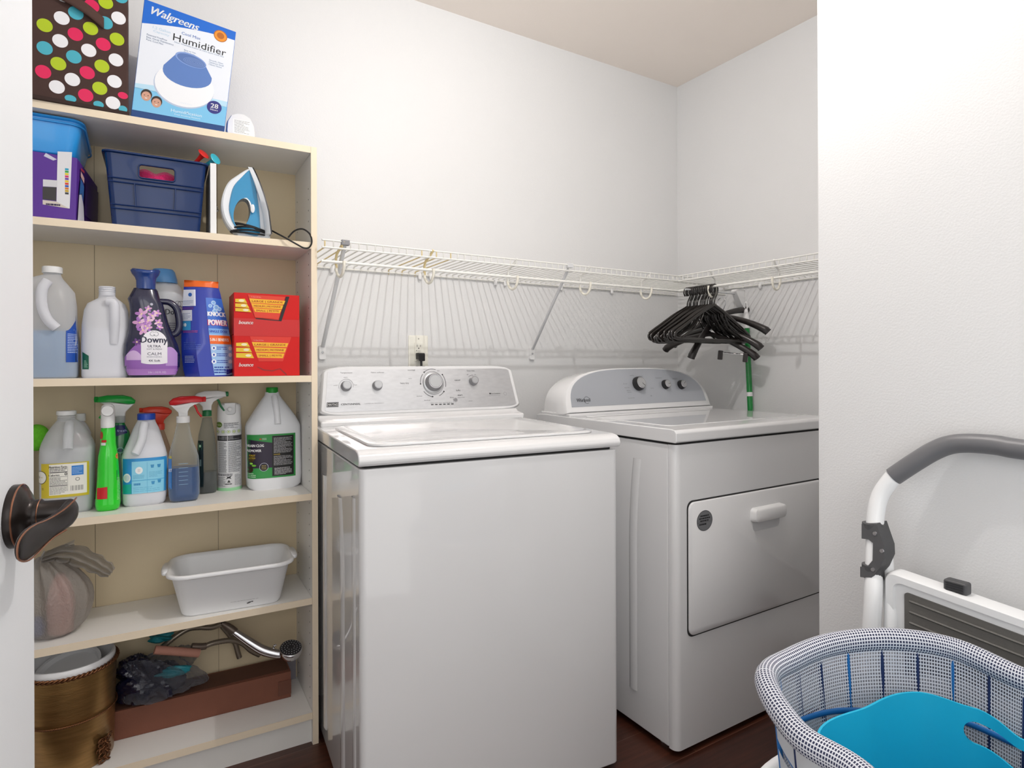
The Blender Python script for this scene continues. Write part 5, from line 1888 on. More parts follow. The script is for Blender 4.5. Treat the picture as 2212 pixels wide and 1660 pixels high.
# tail: gathered film sweeping right
tp = [(-.024, -.010, .196), (.006, -.020, .206), (.040, -.022, .200), (.075, -.022, .178), (.100, -.022, .158), (.120, -.022, .142)]
wd = [.010, .020, .028, .026, .022, .014]
b = MB()


def tailf(a, c):
    i = min(4, int(a * 5)); k = a * 5 - i
    p = Vector(tp[i]).lerp(Vector(tp[i + 1]), k); w = wd[i] + (wd[i + 1] - wd[i]) * k
    dx = Vector(tp[i + 1]) - Vector(tp[i])
    nrm = Vector((-dx.z, 0, dx.x)).normalized()
    return p + nrm * (c - .5) * 2 * w * (1 + .12 * math.sin(a * 30)) + Vector((0, .016 * math.sin(c * 22 + a * 3) - .012 * math.sin(c * PI), 0))


b.surf(tailf, 40, 24)
b.build('bag_tail', BAG, t, smooth=180)
b = MB()
b.surf(lambda a, c: Vector((-.018 + (.058 * a), -.012 + .008 * math.sin(c * 14),   .206 + .012 * a + (c - .5) * .022 * (0.3 + a))), 16, 14)
b.tube([(-.024, -.014, .188), (-.026, -.018, .202), (-.020, -.018, .216)], .0022, 8)
b.build('bag_knot', film('pale_bag_film', 'c9c6c2', .45, .15), t, smooth=180)
for nm, lb, cat_, col, (x, y, z, sx, sz) in (('pink_bundle', 'pale pink rounded bundle showing through the grey plastic bag', 'bundle', 'e0a79c', (.012, -.018, 0, .030, .150)),
                                             ('blue_packet', 'blue and white packet showing through the bottom of the grey bag', 'packet', '3b62a8', (-.038, -.012, 0, .022, .050))):
    t2 = item(nm, lb, cat_, u0 + x, v + y, Z5 + .0045)
    MB().body([(.001, sx * .7, sx * .6, 2.4), (.006, sx * .9, sx * .8, 2.4), (sz * .5, sx, sx * .9, 2.4), (sz * .85, sx * .7, sx * .7, 2.2), (sz, sx * .3, sx * .3, 2)], 28).build('contents', mat('contents_' + col, col, .4, vary=.15, vscale=20), t2, smooth=70)

# white wash tub
TUBW = mat('tub_white', 'f0f1f3', .4, vary=.01)
v = .100
t = item('wash_tub', 'white plastic wash tub with rounded rim on the fourth shelf', 'tub', -.2205, v - .004, Z5, -4)
b = MB()


def tr(w, dd, z, rad, dip=0.0, n=6):
    out = []
    for x, y in rrect(-w / 2, w / 2, -dd / 2, dd / 2, rad, n):
        out.append((x, y, z - dip * max(0, 1 - (abs(x) / (w / 2) - 1) ** 2 * 60) * (1 if abs(y) < dd * .36 else 0)))
    return out


b.loops([tr(.12, .06, .0, .02), tr(.238, .146, .0, .03), tr(.246, .154, .006, .034), tr(.288, .196, .106, .042), tr(.296, .204, .110, .046), tr(.314, .218, .112, .052, 0), tr(.316, .220, .117, .053), tr(.308, .212, .1215, .050), tr(.296, .202, .1205, .046), tr(.284, .192, .112, .042),
         tr(.242, .150, .010, .034), tr(.230, .138, .004, .028), tr(.12, .06, .004, .02)])
b.build('tub_body', TUBW, t, smooth=60)
for s_ in (-1, 1):
    b = MB()
    b.body([(.111, .012, .045, 3, s_ * .158, 0), (.1165, .013, .047, 3, s_ * .158, 0), (.121, .010, .043, 3, s_ * .158, 0)], 32)
    b.build('handle', TUBW, t, smooth=70)
d = Decal(lambda x, z, o: (x, -.0765 - .0155 * (z / .1) * 1.35 - o - .001, z), step=.02)
d.lines(-.005, .065, .024, .026, 1, '88888a', 1, .3, 2).ell(.040, .016, .006, .0022, '555558', 1, 10, ang=.3).ell(.048, .018, .003, .0016, '555558', 1, 10)
d.build('scuff_mark', t)
t.scale = (1.03, 1.0, 1.0)

# bronze wastebasket with rope trims
BRZ = mat('brushed_bronze', 'a3804f', .30, metal=.8, vary=.4, vscale=14, stretch=(1, 1, 9), bump=.25, bscale=60)
ROPE = mat('bronze_rope', '7a5236', .35, metal=.8, vary=.2, vscale=80)
v = .105
R0 = .101
t = item('wastebasket', 'round bronze metal wastebasket with rope trims on the bottom shelf', 'wastebasket', -.600, .108, Z6)
HB = .245
b = MB()
b.lathe([(R0 * .90, 0), (R0 * .93, .003), (R0, HB), (R0 - .002, HB), (R0 * .92, .004), (R0 * .4, .004)], 72)
b.build('basket_wall', BRZ, t, smooth=60)


def rope(r, z, w, twist, name, sag=0):
    b = MB()
    n = 220
    for ph in (0, PI):
        b.tube([((r + w * .5 * math.cos(twist * a + ph)) * math.cos(a), (r + w * .5 * math.cos(twist * a + ph)) * math.sin(a), z + w * .5 * math.sin(twist * a + ph) - sag * (1 - abs(math.sin(a * 1.0)))) for a in [2 * PI * i / n for i in range(n)]], w * .55, 6, True)
    return b.build(name, ROPE, t, smooth=180)


rope(R0 + .001, HB - .001, .0055, 30, 'rope_rim')
rope(R0 * .985 + .001, .128, .0026, 60, 'bead_rope')
b = MB()
rnd = random.Random(11)
a0 = math.radians(-38)
for k in range(26):
    a = a0 + rnd.uniform(-.14, .14)
    z = rnd.uniform(.004, .060)
    r = R0 * .955 + rnd.uniform(.001, .007)
    pts_ = [(r * math.cos(a + .10 * math.cos(q_)), r * math.sin(a + .10 * math.cos(q_)), z + .006 * math.sin(q_)) for q_ in [2 * PI * i / 8 for i in range(8)]]
    b.tube(pts_, .0016, 5, True)
for k in range(6):
    b.body([(.0 + .0 * k + .010 * k, .001, .001, 2, (R0 + .002) * math.cos(a0 + .05 * (-1) ** k), (R0 + .002) * math.sin(a0 + .05 * (-1) ** k)), (.004 + .010 * k, .006, .006, 2, (R0 + .002) * math.cos(a0 + .05 * (-1) ** k), (R0 + .002) * math.sin(a0 + .05 * (-1) ** k)), (.009 + .010 * k, .001, .001, 2, (R0 + .002) * math.cos(a0), (R0 + .002) * math.sin(a0))], 10)
b.build('cast_ornament', ROPE, t, smooth=80, label='cast leafy ornament at the foot')
t2 = item('liner_bucket', 'white plastic bucket nested in the mouth of the bronze wastebasket', 'bucket', -.600, .108, Z6 + .006)
b = MB()
b.lathe([(.070, 0), (.0905, .236), (.0965, .238), (.0985, .244), (.0985, .250), (.0960, .256), (.0915, .256), (.0880, .250), (.068, .004)], 64)
b.build('bucket_wall', TUBW, t2, smooth=50)
t3 = thing('plastic_dish', 'white round plastic dish standing tilted inside the nested bucket', 'dish', bc(-.604, .112, Z6 + .215), 0, rot=(math.radians(17), math.radians(-14), 0))
b = MB(); b.lathe([(.02, .004), (.066, .004), (.070, .016), (.076, .018), (.076, .014), (.072, 0), (.02, 0)], 56)
b.build('dish_body', TUBW, t3, smooth=40)

# long brown carton
KRA = mat('brown_cardboard', '7a4a38', .75, vary=.06, vscale=30, bump=.1, bscale=300)
t = item('brown_carton', 'long low brown cardboard carton on the bottom shelf', 'box', -.056, .118, Z6, 0)
PTS = [(0, 0), (-.465, .012), (-.465, .115), (0, .105)]
b = MB(); b.loops([[(x, y, .0005) for x, y in PTS], [(x, y, .0785) for x, y in PTS]])
b.build('carton', KRA, t, bevel=.0008)
MB().box(-.462, -.004, .016, .100, .0786, .0794).build('lid_flap', mat('brown_cardboard_top', '5d3a2b', .75, vary=.08), t)
MB().box(-.036, .0006, -.0012, .001, .012, .055).build('tape_patch', mat('brown_tape', '6a3f2f', .4, vary=.05), t, label='shiny brown tape strip')
t = item('grey_box', 'small grey box at the back right corner of the bottom shelf', 'box', -.022, .235, Z6, 0)
MB().box(-.055, 0, -.012, 0, .0, .085).build('box_body', mat('grey_card', '8e8a92', .6, vary=.04), t, bevel=.001)

# hand shower with hose lying on the carton
HC = mat('hose_metal', '8f8578', .3, metal=.7, vary=.1)
P3 = lambda x, y, vv: (lambda q_: Vector((q_[0], vv, q_[1])))(uz(*zd(x, y), vv))
t = item('hand_shower', 'chrome hand shower head with coiled metal hose on the brown carton', 'hand shower', 0, 0, 0)
hs = [P3(1418, 715, .150), P3(1520, 785, .138), P3(1620, 845, .122), P3(1720, 872, .110), P3(1760, 872, .105)]
b = MB(); b.tube(smooth_path(hs, 5), [.0100 + .0045 * math.sin(PI * i / 20) for i in range(21)], 16)
b.build('shower_handle', CHROME, t, smooth=70)
b = MB(); b.tube(smooth_path([P3(1340, 660, .158), P3(1380, 685, .154), P3(1432, 722, .149)], 4), [.0070, .0075, .0085, .0095, .0105, .0110, .0112, .0110, .0105], 16)
b.build('hose_nut', mat('taupe_nut', '6f6258', .35, metal=.5, vary=.05), t, smooth=60)
hc_ = P3(1812, 852, .100)
ax = Vector((0.02, -.35, .94)).normalized()
Mh = Matrix.Translation(hc_) @ ax.to_track_quat('Z', 'Y').to_matrix().to_4x4()
b = MB(); b.M = Mh; b.lathe([(.008, -.022), (.022, -.019), (.031, -.010), (.0335, .004), (.0335, .011), (.031, .0125)], 40)
b.build('shower_head', CHROME, t, smooth=60)
b = MB(); b.M = Mh; b.lathe([(.0312, .0120), (.0300, .0142), (.004, .0150)], 40)
sf = b.build('nozzle_face', mat('nozzle_dark', '2f2f33', .4, vary=.1), t)
b = MB(); b.M = Mh
for r_, n_ in ((.026, 22), (.018, 15), (.010, 8)):
    for k in range(n_):
        a = 2 * PI * k / n_
        b.M = Mh @ Matrix.Translation((r_ * math.cos(a), r_ * math.sin(a), .0142))
        b.lathe([(.0014, 0), (.0011, .0014)], 6)
b.build('nozzle_tips', mat('nozzle_grey', 'b5b5b8', .4, vary=.05), sf)
b = MB(); b.tube(smooth_path([P3(1690, 850, .125), P3(1700, 815, .123), P3(1715, 812, .121)], 3), .0032, 8)
b.build('mode_lever', CHROME, t)
for k, hp_ in enumerate(([P3(1340, 665, .160), P3(1270, 690, .17), P3(1190, 690, .18), P3(1110, 700, .19), P3(1030, 745, .19), P3(960, 800, .18), P3(900, 850, .16)],
                         [P3(1220, 820, .150), P3(1290, 795, .155), P3(1400, 780, .165), P3(1480, 800, .17), P3(1540, 850, .175), P3(1600, 880, .178)],
                         [P3(1340, 680, .195), P3(1390, 740, .2), P3(1430, 800, .2), P3(1448, 860, .2), P3(1460, 900, .2)])):
    sp = smooth_path(hp_, 12)
    b = MB(); b.tube(sp, [.0072 + .0007 * (i % 2) for i in range(len(sp))], 10)
    b.build('shower_hose', HC, t, smooth=60)
b = MB(); b.tube(smooth_path([P3(1130, 822, .145), P3(1200, 822, .148), P3(1228, 818, .150)], 3), .0095, 14)
b.build('hose_end', mat('taupe_nut', '6f6258'), t)
t = item('foam_roll', 'short salmon-coloured roll lying across the dark plastic bag', 'roll', 0, 0, 0)
b = MB(); sp = smooth_path([P3(875, 845, .118), P3(980, 852, .120), P3(1080, 860, .124), P3(1180, 868, .13)], 5)
b.tube(sp, .0115, 16)
b.build('roll_body', mat('salmon_foam', 'b5806f', .8, vary=.1, bump=.3, bscale=300), t, smooth=60)

# clear bag with navy and teal contents, slumped on the carton
DK = mat('navy_bag_content', '10122b', .22, coat=.6, vary=.5, vscale=25, bump=1.0, bscale=90)
t = item('dark_plastic_bag', 'crumpled clear plastic bag of navy and teal cloth on the carton, beside the wastebasket', 'bag', 0, 0, 0)


def lump(name, ctr, rad, m, seed, amp=.18, nu=64, nv=40, flat=None):
    rnd = random.Random(seed)
    fs = [(rnd.uniform(2, 7), rnd.uniform(2, 7), rnd.uniform(0, 6), rnd.uniform(.3, 1)) for _ in range(7)]
    b = MB()
    rings = []
    for j in range(nv + 1):
        th = PI * j / nv
        ring = []
        for i in range(nu):
            ph = 2 * PI * i / nu
            k = 1 + amp * sum(w * math.sin(f * math.cos(ph) * math.sin(th) * 1.3 + g_ * math.cos(th) + s_ + f * math.sin(ph) * math.sin(th)) for f, g_, s_, w in fs) / 3
            k += amp * .22 * (abs(math.sin(9 * ph + 4 * math.cos(th * 3) + seed)) - .5) + amp * .16 * (abs(math.sin(7 * th + 5 * math.sin(ph * 2) + seed)) - .5)
            x = ctr[0] + rad[0] * k * math.sin(th) * math.cos(ph)
            y = ctr[1] + rad[1] * k * math.sin(th) * math.sin(ph)
            z = ctr[2] + rad[2] * k * math.cos(th)
            if flat is not None:
                z = max(z, flat + .0004 * j)
            ring.append((x, y, z))
        rings.append(ring)
    b.loops(rings, True, False, False)
    return b.build(name, m, t, smooth=25)


FL = Z6 + .0800
c0 = P3(860, 1010, .130)
lump('bag_bulk', (c0.x - .004, .155, FL + .048), (.080, .048, .062), DK, 4, .30, flat=FL)
lump('bag_fold', (P3(720, 900, .14).x, .165, FL + .088), (.038, .034, .036), DK, 9, .28, flat=FL)
TE = mat('teal_cloth', '17808c', .5, vary=.3, vscale=30, bump=.6, bscale=40)
c1 = P3(1010, 980, .125)
lump('teal_part', (c1.x, .112, c1.z), (.040, .014, .014), TE, 6, .25)
c2 = P3(920, 765, .18)
lump('teal_part', (c2.x, .19, c2.z - .002), (.030, .02, .012), TE, 8, .25)
CLR = film('clear_crinkle', 'b9bcc8', .86, .05, 1.0)
n2 = CLR.node_tree
nz_ = n2.nodes.new('ShaderNodeTexNoise'); nz_.inputs['Scale'].default_value = 45; nz_.inputs['Detail'].default_value = 5
bp_ = n2.nodes.new('ShaderNodeBump'); bp_.inputs['Strength'].default_value = 1; bp_.inputs['Distance'].default_value = .02
n2.links.new(nz_.outputs['Fac'], bp_.inputs['Height']); n2.links.new(bp_.outputs[0], n2.nodes['Principled BSDF'].inputs['Normal'])
c3 = P3(900, 950, .13)
lump('clear_film', (c3.x + .010, .150, FL + .056), (.096, .055, .074), CLR, 12, .28, flat=FL)

# ------------------------------------------------------------------ wire shelving on the back and right walls
WIRE = mat('white_wire_coating', 'ecebe6', .4, vary=.03, vscale=20)
WIREY = mat('yellowed_wire_coating', 'e3cf9a', .45, vary=.12, vscale=30)
ZT, ZD, ZR, ZB = 1.4657, 1.445, 1.4055, 1.432
SY, SX = 1.7807, 1.9045
CORNER_Y, CORNER_X = SY, SX


def wire_run(name, label, axis, a0, a1, wall, front, ends):
    """axis x: run along X on the back wall; axis y: along Y on the right wall"""
    t = thing(name, label, 'wire shelf', (0, 0, 0))
    def W(a, dpt, z):      # a along the run, dpt from front(0) to wall(1)
        o_ = front + (wall - front) * dpt
        return (a, o_, z) if axis == 'x' else (o_, a, z)
    for z, r, dp_, nm in ((ZT, .0028, 0, 'top_rod'), (ZD, .0030, 0.004, 'lip_rod'), (ZR, .0046, .03, 'hanging_rod'), (ZB, .0030, .985, 'back_rod')):
        b = MB(); b.tube([W(a0, dp_, z), W(a1, dp_, z)], r, 10); b.build(nm, WIRE, t, smooth=60)
    b = MB()
    n = int(abs(a1 - a0) / .0254)
    yel = MB()
    for k in range(n + 1):
        a = a0 + .008 + (a1 - a0 - .016) * k / n
        bb_ = yel if (axis == 'x' and (k < 4 or 10 < k < 18) and k % 2 == 0) else b
        bb_.tube([W(a, .0, ZT + .001), W(a, -.002, ZD + .004), W(a, .012, ZD), W(a, .99, ZD - .003), W(a, 1.0 - .004, ZB - .006)], .0022, 5)
    b.build('wire_grid', WIRE, t, smooth=60)
    if yel.v:
        yel.build('yellowed_wires', WIREY, t, smooth=60, label='wires yellowed with age')
    return t, W


wx0, wx1 = .452, 2.205
CREAMH = mat('cream_hook', 'e9e5d8', .35, vary=.03)
ws1, W1 = wire_run('wire_shelf', 'long white wire shelf along the back wall above the washer', 'x', wx0, wx1, BWY - .002, SY, None)
ws2, W2 = wire_run('wire_shelf', 'white wire shelf on the right wall holding the dark hangers', 'y', SY + .020, .86, RWX - .002, SX, None)


def jhook(par, W, a, m, sgn=1):
    """strap from the lip back over the deck and a U cradle under the rod"""
    b = MB()
    s_ = sgn
    b.tube(smooth_path([W(a + .010 * s_, -.012, ZT + .002), W(a + .004 * s_, .05, ZD + .004), W(a, .12, ZD - .010), W(a - .002 * s_, .135, ZR + .008), W(a, .14, ZR - .012)], 5), .0032, 8, flat=1.5)
    b.build('hook_strap', m, par, smooth=70)
    b = MB()
    b.tube(smooth_path([W(a, .14, ZR + .002), W(a, .14, ZR - .020), W(a + .002 * s_, .10, ZR - .036), W(a + .004 * s_, .05, ZR - .041), W(a + .006 * s_, .0, ZR - .034), W(a + .008 * s_, -.03, ZR - .014), W(a + .008 * s_, -.03, ZR + .002)], 5), .0044, 8)
    b.build('rod_hook', CREAMH, par, smooth=70)


for i, a in enumerate((.505, .790, 1.105, 1.425, 1.735)):
    jhook(ws1, W1, a, WIREY if i < 2 else WIRE)
for a in (1.625, 1.345):
    jhook(ws2, W2, a, WIRE, -1)
# braces
STEELW = mat('white_steel', 'd9dadc', .35, metal=.1, vary=.02)
for i, (xt, xb) in enumerate(((.520, .527), (1.345, 1.372))):
    b = MB()
    b.tube([(xt, SY + .004, ZT - .004), (xb, BWY - .012, 1.165)], .0065, 10, flat=.6)
    b.build('brace', STEELW, ws1, smooth=60)
    b = MB()
    b.loops([[(xb + x, BWY - .0105, 1.148 + z) for x, z in rrect(-.011, .011, -.026, .020, .005, 3)], [(xb + x, BWY - .0005, 1.148 + z) for x, z in rrect(-.012, .012, -.027, .021, .005, 3)]])
    pl_ = b.build('brace_foot', WPLASTIC, ws1, smooth=50)
    b = MB(); b.M = Matrix.Translation((xb, BWY - .0105, 1.146)) @ Matrix.Rotation(PI / 2, 4, 'X'); b.lathe([(.0042, 0), (.0036, .002), (.001, .0025)], 14)
    b.build('screw', SILVER, pl_)
    MB().box(xt - .012, xt + .012, SY - .006, SY + .010, ZT - .010, ZT + .006).build('brace_clip', KNOBG if i == 0 else STEELW, ws1, bevel=.002)
for a in (.475, .560, .88, .925, 1.20, 1.245, 1.52, 1.80):
    b = MB(); b.lathe([(.006, 0), (.0075, .006), (.0075, .018), (.004, .022)], 14)
    b.v = [(a + x, BWY - .008 + y * .8, ZB - .016 + z) for x, y, z in b.v]
    b.build('wall_clip', WPLASTIC, ws1, smooth=50)
for a in (1.62, 1.30, 1.02):
    b = MB(); b.lathe([(.006, 0), (.0075, .006), (.0075, .018), (.004, .022)], 14)
    b.v = [(RWX - .008 + y * .8, a + x, ZB - .016 + z) for x, y, z in b.v]
    b.build('wall_clip', WPLASTIC, ws2, smooth=50)
# wall bracket in the corner
b = MB(); b.prism([(0, 0), (0, .075), (.052, .075), (.058, .066), (.016, .004), (.010, 0)], 1.700, 1.728, 'xz')
b.v = [(RWX - .001 - x, y, 1.345 + z) for x, y, z in b.v]
b.build('corner_bracket', WPLASTIC, ws2, bevel=.002)
b = MB(); b.tube([(RWX - .030, 1.714, 1.402), (RWX - .35, 1.714, 1.402)], .004, 8)
b.build('support_arm', STEELW, ws2, smooth=60)

# ------------------------------------------------------------------ hangers on the right-hand rod
HB_ = mat('dark_hanger_plastic', '211d1b', .25, coat=.3, vary=.08, vscale=20)
HW = mat('dark_wood_hanger', '262120', .3, coat=.2, vary=.1, vscale=20)
RODX = SX + .03 * (RWX - .002 - SX)


def hanger_paths(neck=-.070):
    hook = [(-.012, .002), (-.0185, .012)] + [(.0185 * math.cos(a), .018 + .0185 * math.sin(a)) for a in [PI - PI * k / 8 for k in range(9)]] + [(.0165, .004), (.008, -.012), (.001, -.026), (0, neck)]
    return hook


def make_hanger():
    t = thing('clothes_hanger', 'x', 'hanger')
    b = MB()
    z0_ = -.0365       # the rod sits at the top of the hook
    b.tube(smooth_path([Vector((x, 0, z + z0_)) for x, z in hanger_paths(-.048)], 2), .0030, 8)
    b.build('hook', HB_, t, smooth=70)
    b = MB()
    half = [(.018, -.088), (.075, -.116), (.145, -.158), (.192, -.186), (.206, -.198), (.205, -.210), (.190, -.217), (.1, -.218)]
    loop = [(0, 0, -.080)] + [(-x, 0, z) for x, z in half] + [(0, 0, -.218)] + [(x, 0, z) for x, z in half[::-1]]
    b.tube(smooth_path(loop, 4, True), .0036, 8, True, flat=1.75)
    for s_ in (-1, 1):
        b.tube(smooth_path([(s_ * .060, 0, -.110), (s_ * .066, 0, -.132), (s_ * .10, 0, -.172), (s_ * .150, 0, -.198), (s_ * .175, 0, -.214)], 4), .0030, 8, flat=1.3)
    b.build('frame', HB_, t, smooth=70)
    return t


hg = make_hanger()
rnd = random.Random(21)
N = 16
GRP = 'dark plastic hangers on the right-hand rod'
for i in range(N):
    h_ = hg if i == 0 else copy_tree(hg)
    y = 1.742 - i * .0092
    h_.location = (RODX, y, ZR + .0046 + .0026)
    h_.rotation_euler = (math.radians(rnd.uniform(-1, 1)), math.radians(rnd.uniform(-2.5, 2.5)), math.radians(rnd.uniform(-4, 2) - 2))
    h_['label'] = 'dark brown plastic hanger packed in the middle of the bunch on the right rod'
    h_['group'] = GRP
    if i == N - 1:
        h_['label'] = 'frontmost dark brown plastic hanger of the bunch, its whole triangle in view'
    if i == 0:
        h_['label'] = 'rearmost dark plastic hanger of the bunch, nearest the back wall'


def wood_hanger(x, y, tw, sw, label, clips=False, dz=0):
    t = thing('suit_hanger', label, 'hanger', (x, y, 1.402 + .0062 + dz), 0, None, rot=(0, math.radians(sw), math.radians(tw)))
    b = MB(); b.tube(smooth_path([(x_, 0, z - .0365) for x_, z in hanger_paths(-.045)], 2), .0018, 8)
    b.build('metal_hook', CHROME, t, smooth=70)
    b = MB()
    pts_ = [(-.190, .016, -.160), (-.178, .010, -.148), (-.14, .004, -.126), (-.09, 0, -.104), (-.035, 0, -.086), (0, 0, -.078), (.035, 0, -.086), (.09, 0, -.104), (.14, .004, -.126), (.178, .010, -.148), (.190, .016, -.160)]
    sp = smooth_path(pts_, 4)
    n_ = len(sp)
    b.tube(sp, [.0095 + .0085 * abs(2 * i / (n_ - 1) - 1) ** 1.5 * (1 if 2 < i < n_ - 3 else .75) for i in range(n_)], 12)
    b.build('shoulder_bar', HW, t, smooth=70)
    if clips:
        b = MB(); b.tube([(.05, 0, -.150), (.15, 0, -.150)], .003, 8); b.build('trouser_bar', CHROME, t)
        for s_ in (.05, .15):
            MB().box(s_ - .009, s_ + .009, -.008, .008, -.180, -.142).build('clip', HW, t, bevel=.003)
    return t


wood_hanger(2.088, 1.714, -82, -2, 'dark wide-shouldered hanger with metal hook, highest of the four by the green broom', False, -.028)
wood_hanger(2.006, 1.714, -8, -32, 'dark wide-shouldered hanger whose arm hangs lowest to the left below the bunch', False, -.045)
wood_hanger(2.050, 1.714, -74, 3, 'dark wide-shouldered hanger, second highest arm beside the green broom', False, -.075)
wood_hanger(2.030, 1.714, -66, 6, 'dark hanger with small clips, its arm lowest beside the green broom', True, -.105)

# ------------------------------------------------------------------ green broom handle in the corner
GP = mat('green_metal_handle', '0f8a3a', .25, coat=.4, vary=.05)
t = thing('broom', 'green broom handle with white hanging cap, leaning on the right wall behind the dryer', 'broom', (2.160, 1.585, 0), 0)
top = Vector((2.196, 1.676, 1.335)) - Vector((2.160, 1.585, 0))
dr_ = top.normalized()
b = MB(); b.tube([dr_ * .16, dr_ * 1.28], .0115, 20); b.build('handle_pole', GP, t)
b = MB(); b.tube([dr_ * 1.255, dr_ * 1.30, dr_ * 1.335], [.0135, .0125, .0075], 20)
b.tube([dr_ * 1.35 + Vector((0, .008 * math.cos(a), .016 * math.sin(a))) for a in [2 * PI * k / 16 for k in range(16)]], .0035, 8, True)
b.build('hanging_cap', WPLASTIC, t, smooth=60)
b = MB(); b.tube([dr_ * .968, dr_ * .985], .0118, 20); b.build('tape_label', WPLASTIC, t)
b = MB(); b.box(-.02, .02, -.12, .12, .07, .17); b.build('broom_head', WPLASTIC, t, bevel=.01)
b = MB(); b.loops([[(-.022, -.13, .002), (.022, -.13, .002), (.022, .13, .002), (-.022, .13, .002)], [(-.016, -.11, .075), (.016, -.11, .075), (.016, .11, .075), (-.016, .11, .075)]])
b.build('bristles', mat('green_bristles', '1d7a3a', .9, bump=1, bscale=200, vary=.2), t)

# ------------------------------------------------------------------ outlet
t = thing('wall_outlet', 'ivory duplex wall outlet with reset button above the washer console', 'outlet', (.8745, BWY, 1.150), 0)
OUTC = mat('ivory_plastic', 'f1efe4', .3, vary=.01)
b = MB(); b.loops([[(x, 0, z) for x, z in rrect(-.0375, .0375, -.060, .060, .004, 3)], [(x, -.0045, z) for x, z in rrect(-.0375, .0375, -.060, .060, .004, 3)], [(x, -.006, z) for x, z in rrect(-.034, .034, -.0565, .0565, .003, 3)]])
b.build('cover_plate', OUTC, t, smooth=40)
b = MB(); b.loops([[(x, -.006, z) for x, z in rrect(-.0165, .0165, -.034, .034, .002, 3)], [(x, -.0085, z) for x, z in rrect(-.016, .016, -.0335, .0335, .002, 3)]])
b.build('receptacle', OUTC, t, smooth=40)
d = Decal(lambda x, z, o: (x, -.0086 - o, z), step=.05)
d.rect(-.0075, -.0058, .018, .026, '3a3a38').rect(.0055, .0070, .018, .0255, '3a3a38').ell(-.0005, .0128, .0022, .0024, '3a3a38')
d.rect(-.010, -.0075, .003, .006, '3a3a38').rect(-.004, .006, .0005, .0060, 'd9d8ce').text('TEST', .001, -.0035, .010, .0022, '77776f')
d.build('slots', t)
d = Decal(lambda x, z, o: (x, -.006 - o, z), step=.05); d.ell(0, .048, .0028, .0028, 'b9b8ae').rect(-.002, .002, .0477, .0483, '77776f', 1); d.build('plate_screw', t)
t = thing('power_plug', 'black power plug pushed into the lower socket of the wall outlet', 'plug', (.8760, BWY - .0088, 1.134), 0)
b = MB(); b.loops([[(x, 0, z) for x, z in rrect(-.0135, .0135, -.0105, .0115, .002, 3)], [(x, -.018, z) for x, z in rrect(-.0135, .0135, -.0115, .0120, .003, 3)], [(x, -.026, z) for x, z in rrect(-.0115, .0115, -.018, .009, .003, 3)]])
b.build('plug_body', BLACK, t, smooth=50)
b = MB(); b.tube(smooth_path([(0, -.018, -.014), (0, -.020, -.04), (.004, -.022, -.12), (0, -.02, -.30), (-.02, -.02, -.55)], 6), .0042, 10)
b.build('cord', CORD, t, smooth=60)

# ------------------------------------------------------------------ folded step stool leaning on the partition
STW = mat('stool_white_enamel', 'f0f1f2', .3, coat=.3, vary=.01)
STG = mat('stool_grey_grip', '6b6b6e', .4, vary=.05, vscale=30)
STD = mat('stool_dark_plastic', '4a4a4c', .5, vary=.05, vscale=40)
TRD = mat('tread_grey', '65635f', .55, vary=.06, vscale=60, bump=.2, bscale=400)
t = thing('step_stool', 'folded white step stool with grey handle rail leaning against the right wall', 'step stool', (1.24, .45, 0), 0)
LO = Vector((1.24, .45, 0))


def sp_(px, py, X):
    return ox(px, py, X) - LO


def railX(z): return 1.2735 - .30 * (.972 - z) if z > .5 else 1.132          # leans: higher is nearer the wall


def rp(px, py):
    X = 1.24
    for _ in range(4):
        X = railX(ox(px, py, X).z)
    return ox(px, py, X) - LO


left = [rp(*q_) for q_ in ((1884, 1330), (1888, 1230), (1889, 1165), (1892, 1110), (1903, 1068), (1930, 1030))]
base = left[0]
low = Vector((railX(0) - 1.24 - .01, base.y + .012, .012))
white = [low, low.lerp(base, .5)] + left
grey = [rp(*q_) for q_ in ((1930, 1030), (1975, 1000), (2015, 976), (2050, 962), (2090, 958), (2150, 962), (2212, 972))]
far_y = grey[-1].y - .14
g2 = grey + [Vector((grey[-1].x, far_y, grey[-1].z - .002)), Vector((grey[-1].x, far_y - .05, grey[-1].z - .03)), Vector((grey[-1].x - .005, far_y - .08, grey[-1].z - .09))]
RT = .0155
b = MB(); b.tube(smooth_path(white, 6), RT, 20); b.build('frame_tube', STW, t, smooth=60)
b = MB(); b.tube(smooth_path(g2, 6), RT + .0018, 20); b.build('grip_rail', STG, t, smooth=60, label='grey foam-covered top rail')
r2 = g2[-1]
b = MB(); b.tube([r2, Vector((low.x, r2.y - .02, .012))], RT, 20); b.build('frame_tube', STW, t, smooth=60)
# hinge bracket
hz = left[2]
c_ = rp(1889, 1188)
k = .8
hp = lambda px, py, off=0: (lambda q_: (q_.x - off, q_.y, q_.z))(rp(px, py))
b = MB()
o1 = [(1872, 1128), (1906, 1128), (1923, 1178), (1924, 1200), (1912, 1226), (1894, 1246), (1869, 1244), (1869, 1222), (1885, 1222), (1897, 1208), (1898, 1170), (1888, 1162), (1872, 1160)]
b.loops([[hp(x, y, -.016) for x, y in o1], [hp(x, y, .016) for x, y in o1], [hp(1890 + (x - 1890) * .95, 1186 + (y - 1186) * .97, .0195) for x, y in o1]])
hb = b.build('hinge_bracket', STD, t, smooth=40)
for y0 in (1144, 1234):
    b = MB(); q0 = rp(1886, y0)
    b.tube([q0 + Vector((0, .0, -.012)), q0 + Vector((0, 0, .012))], RT + .0035, 24); b.build('collar', STD, hb, smooth=60)
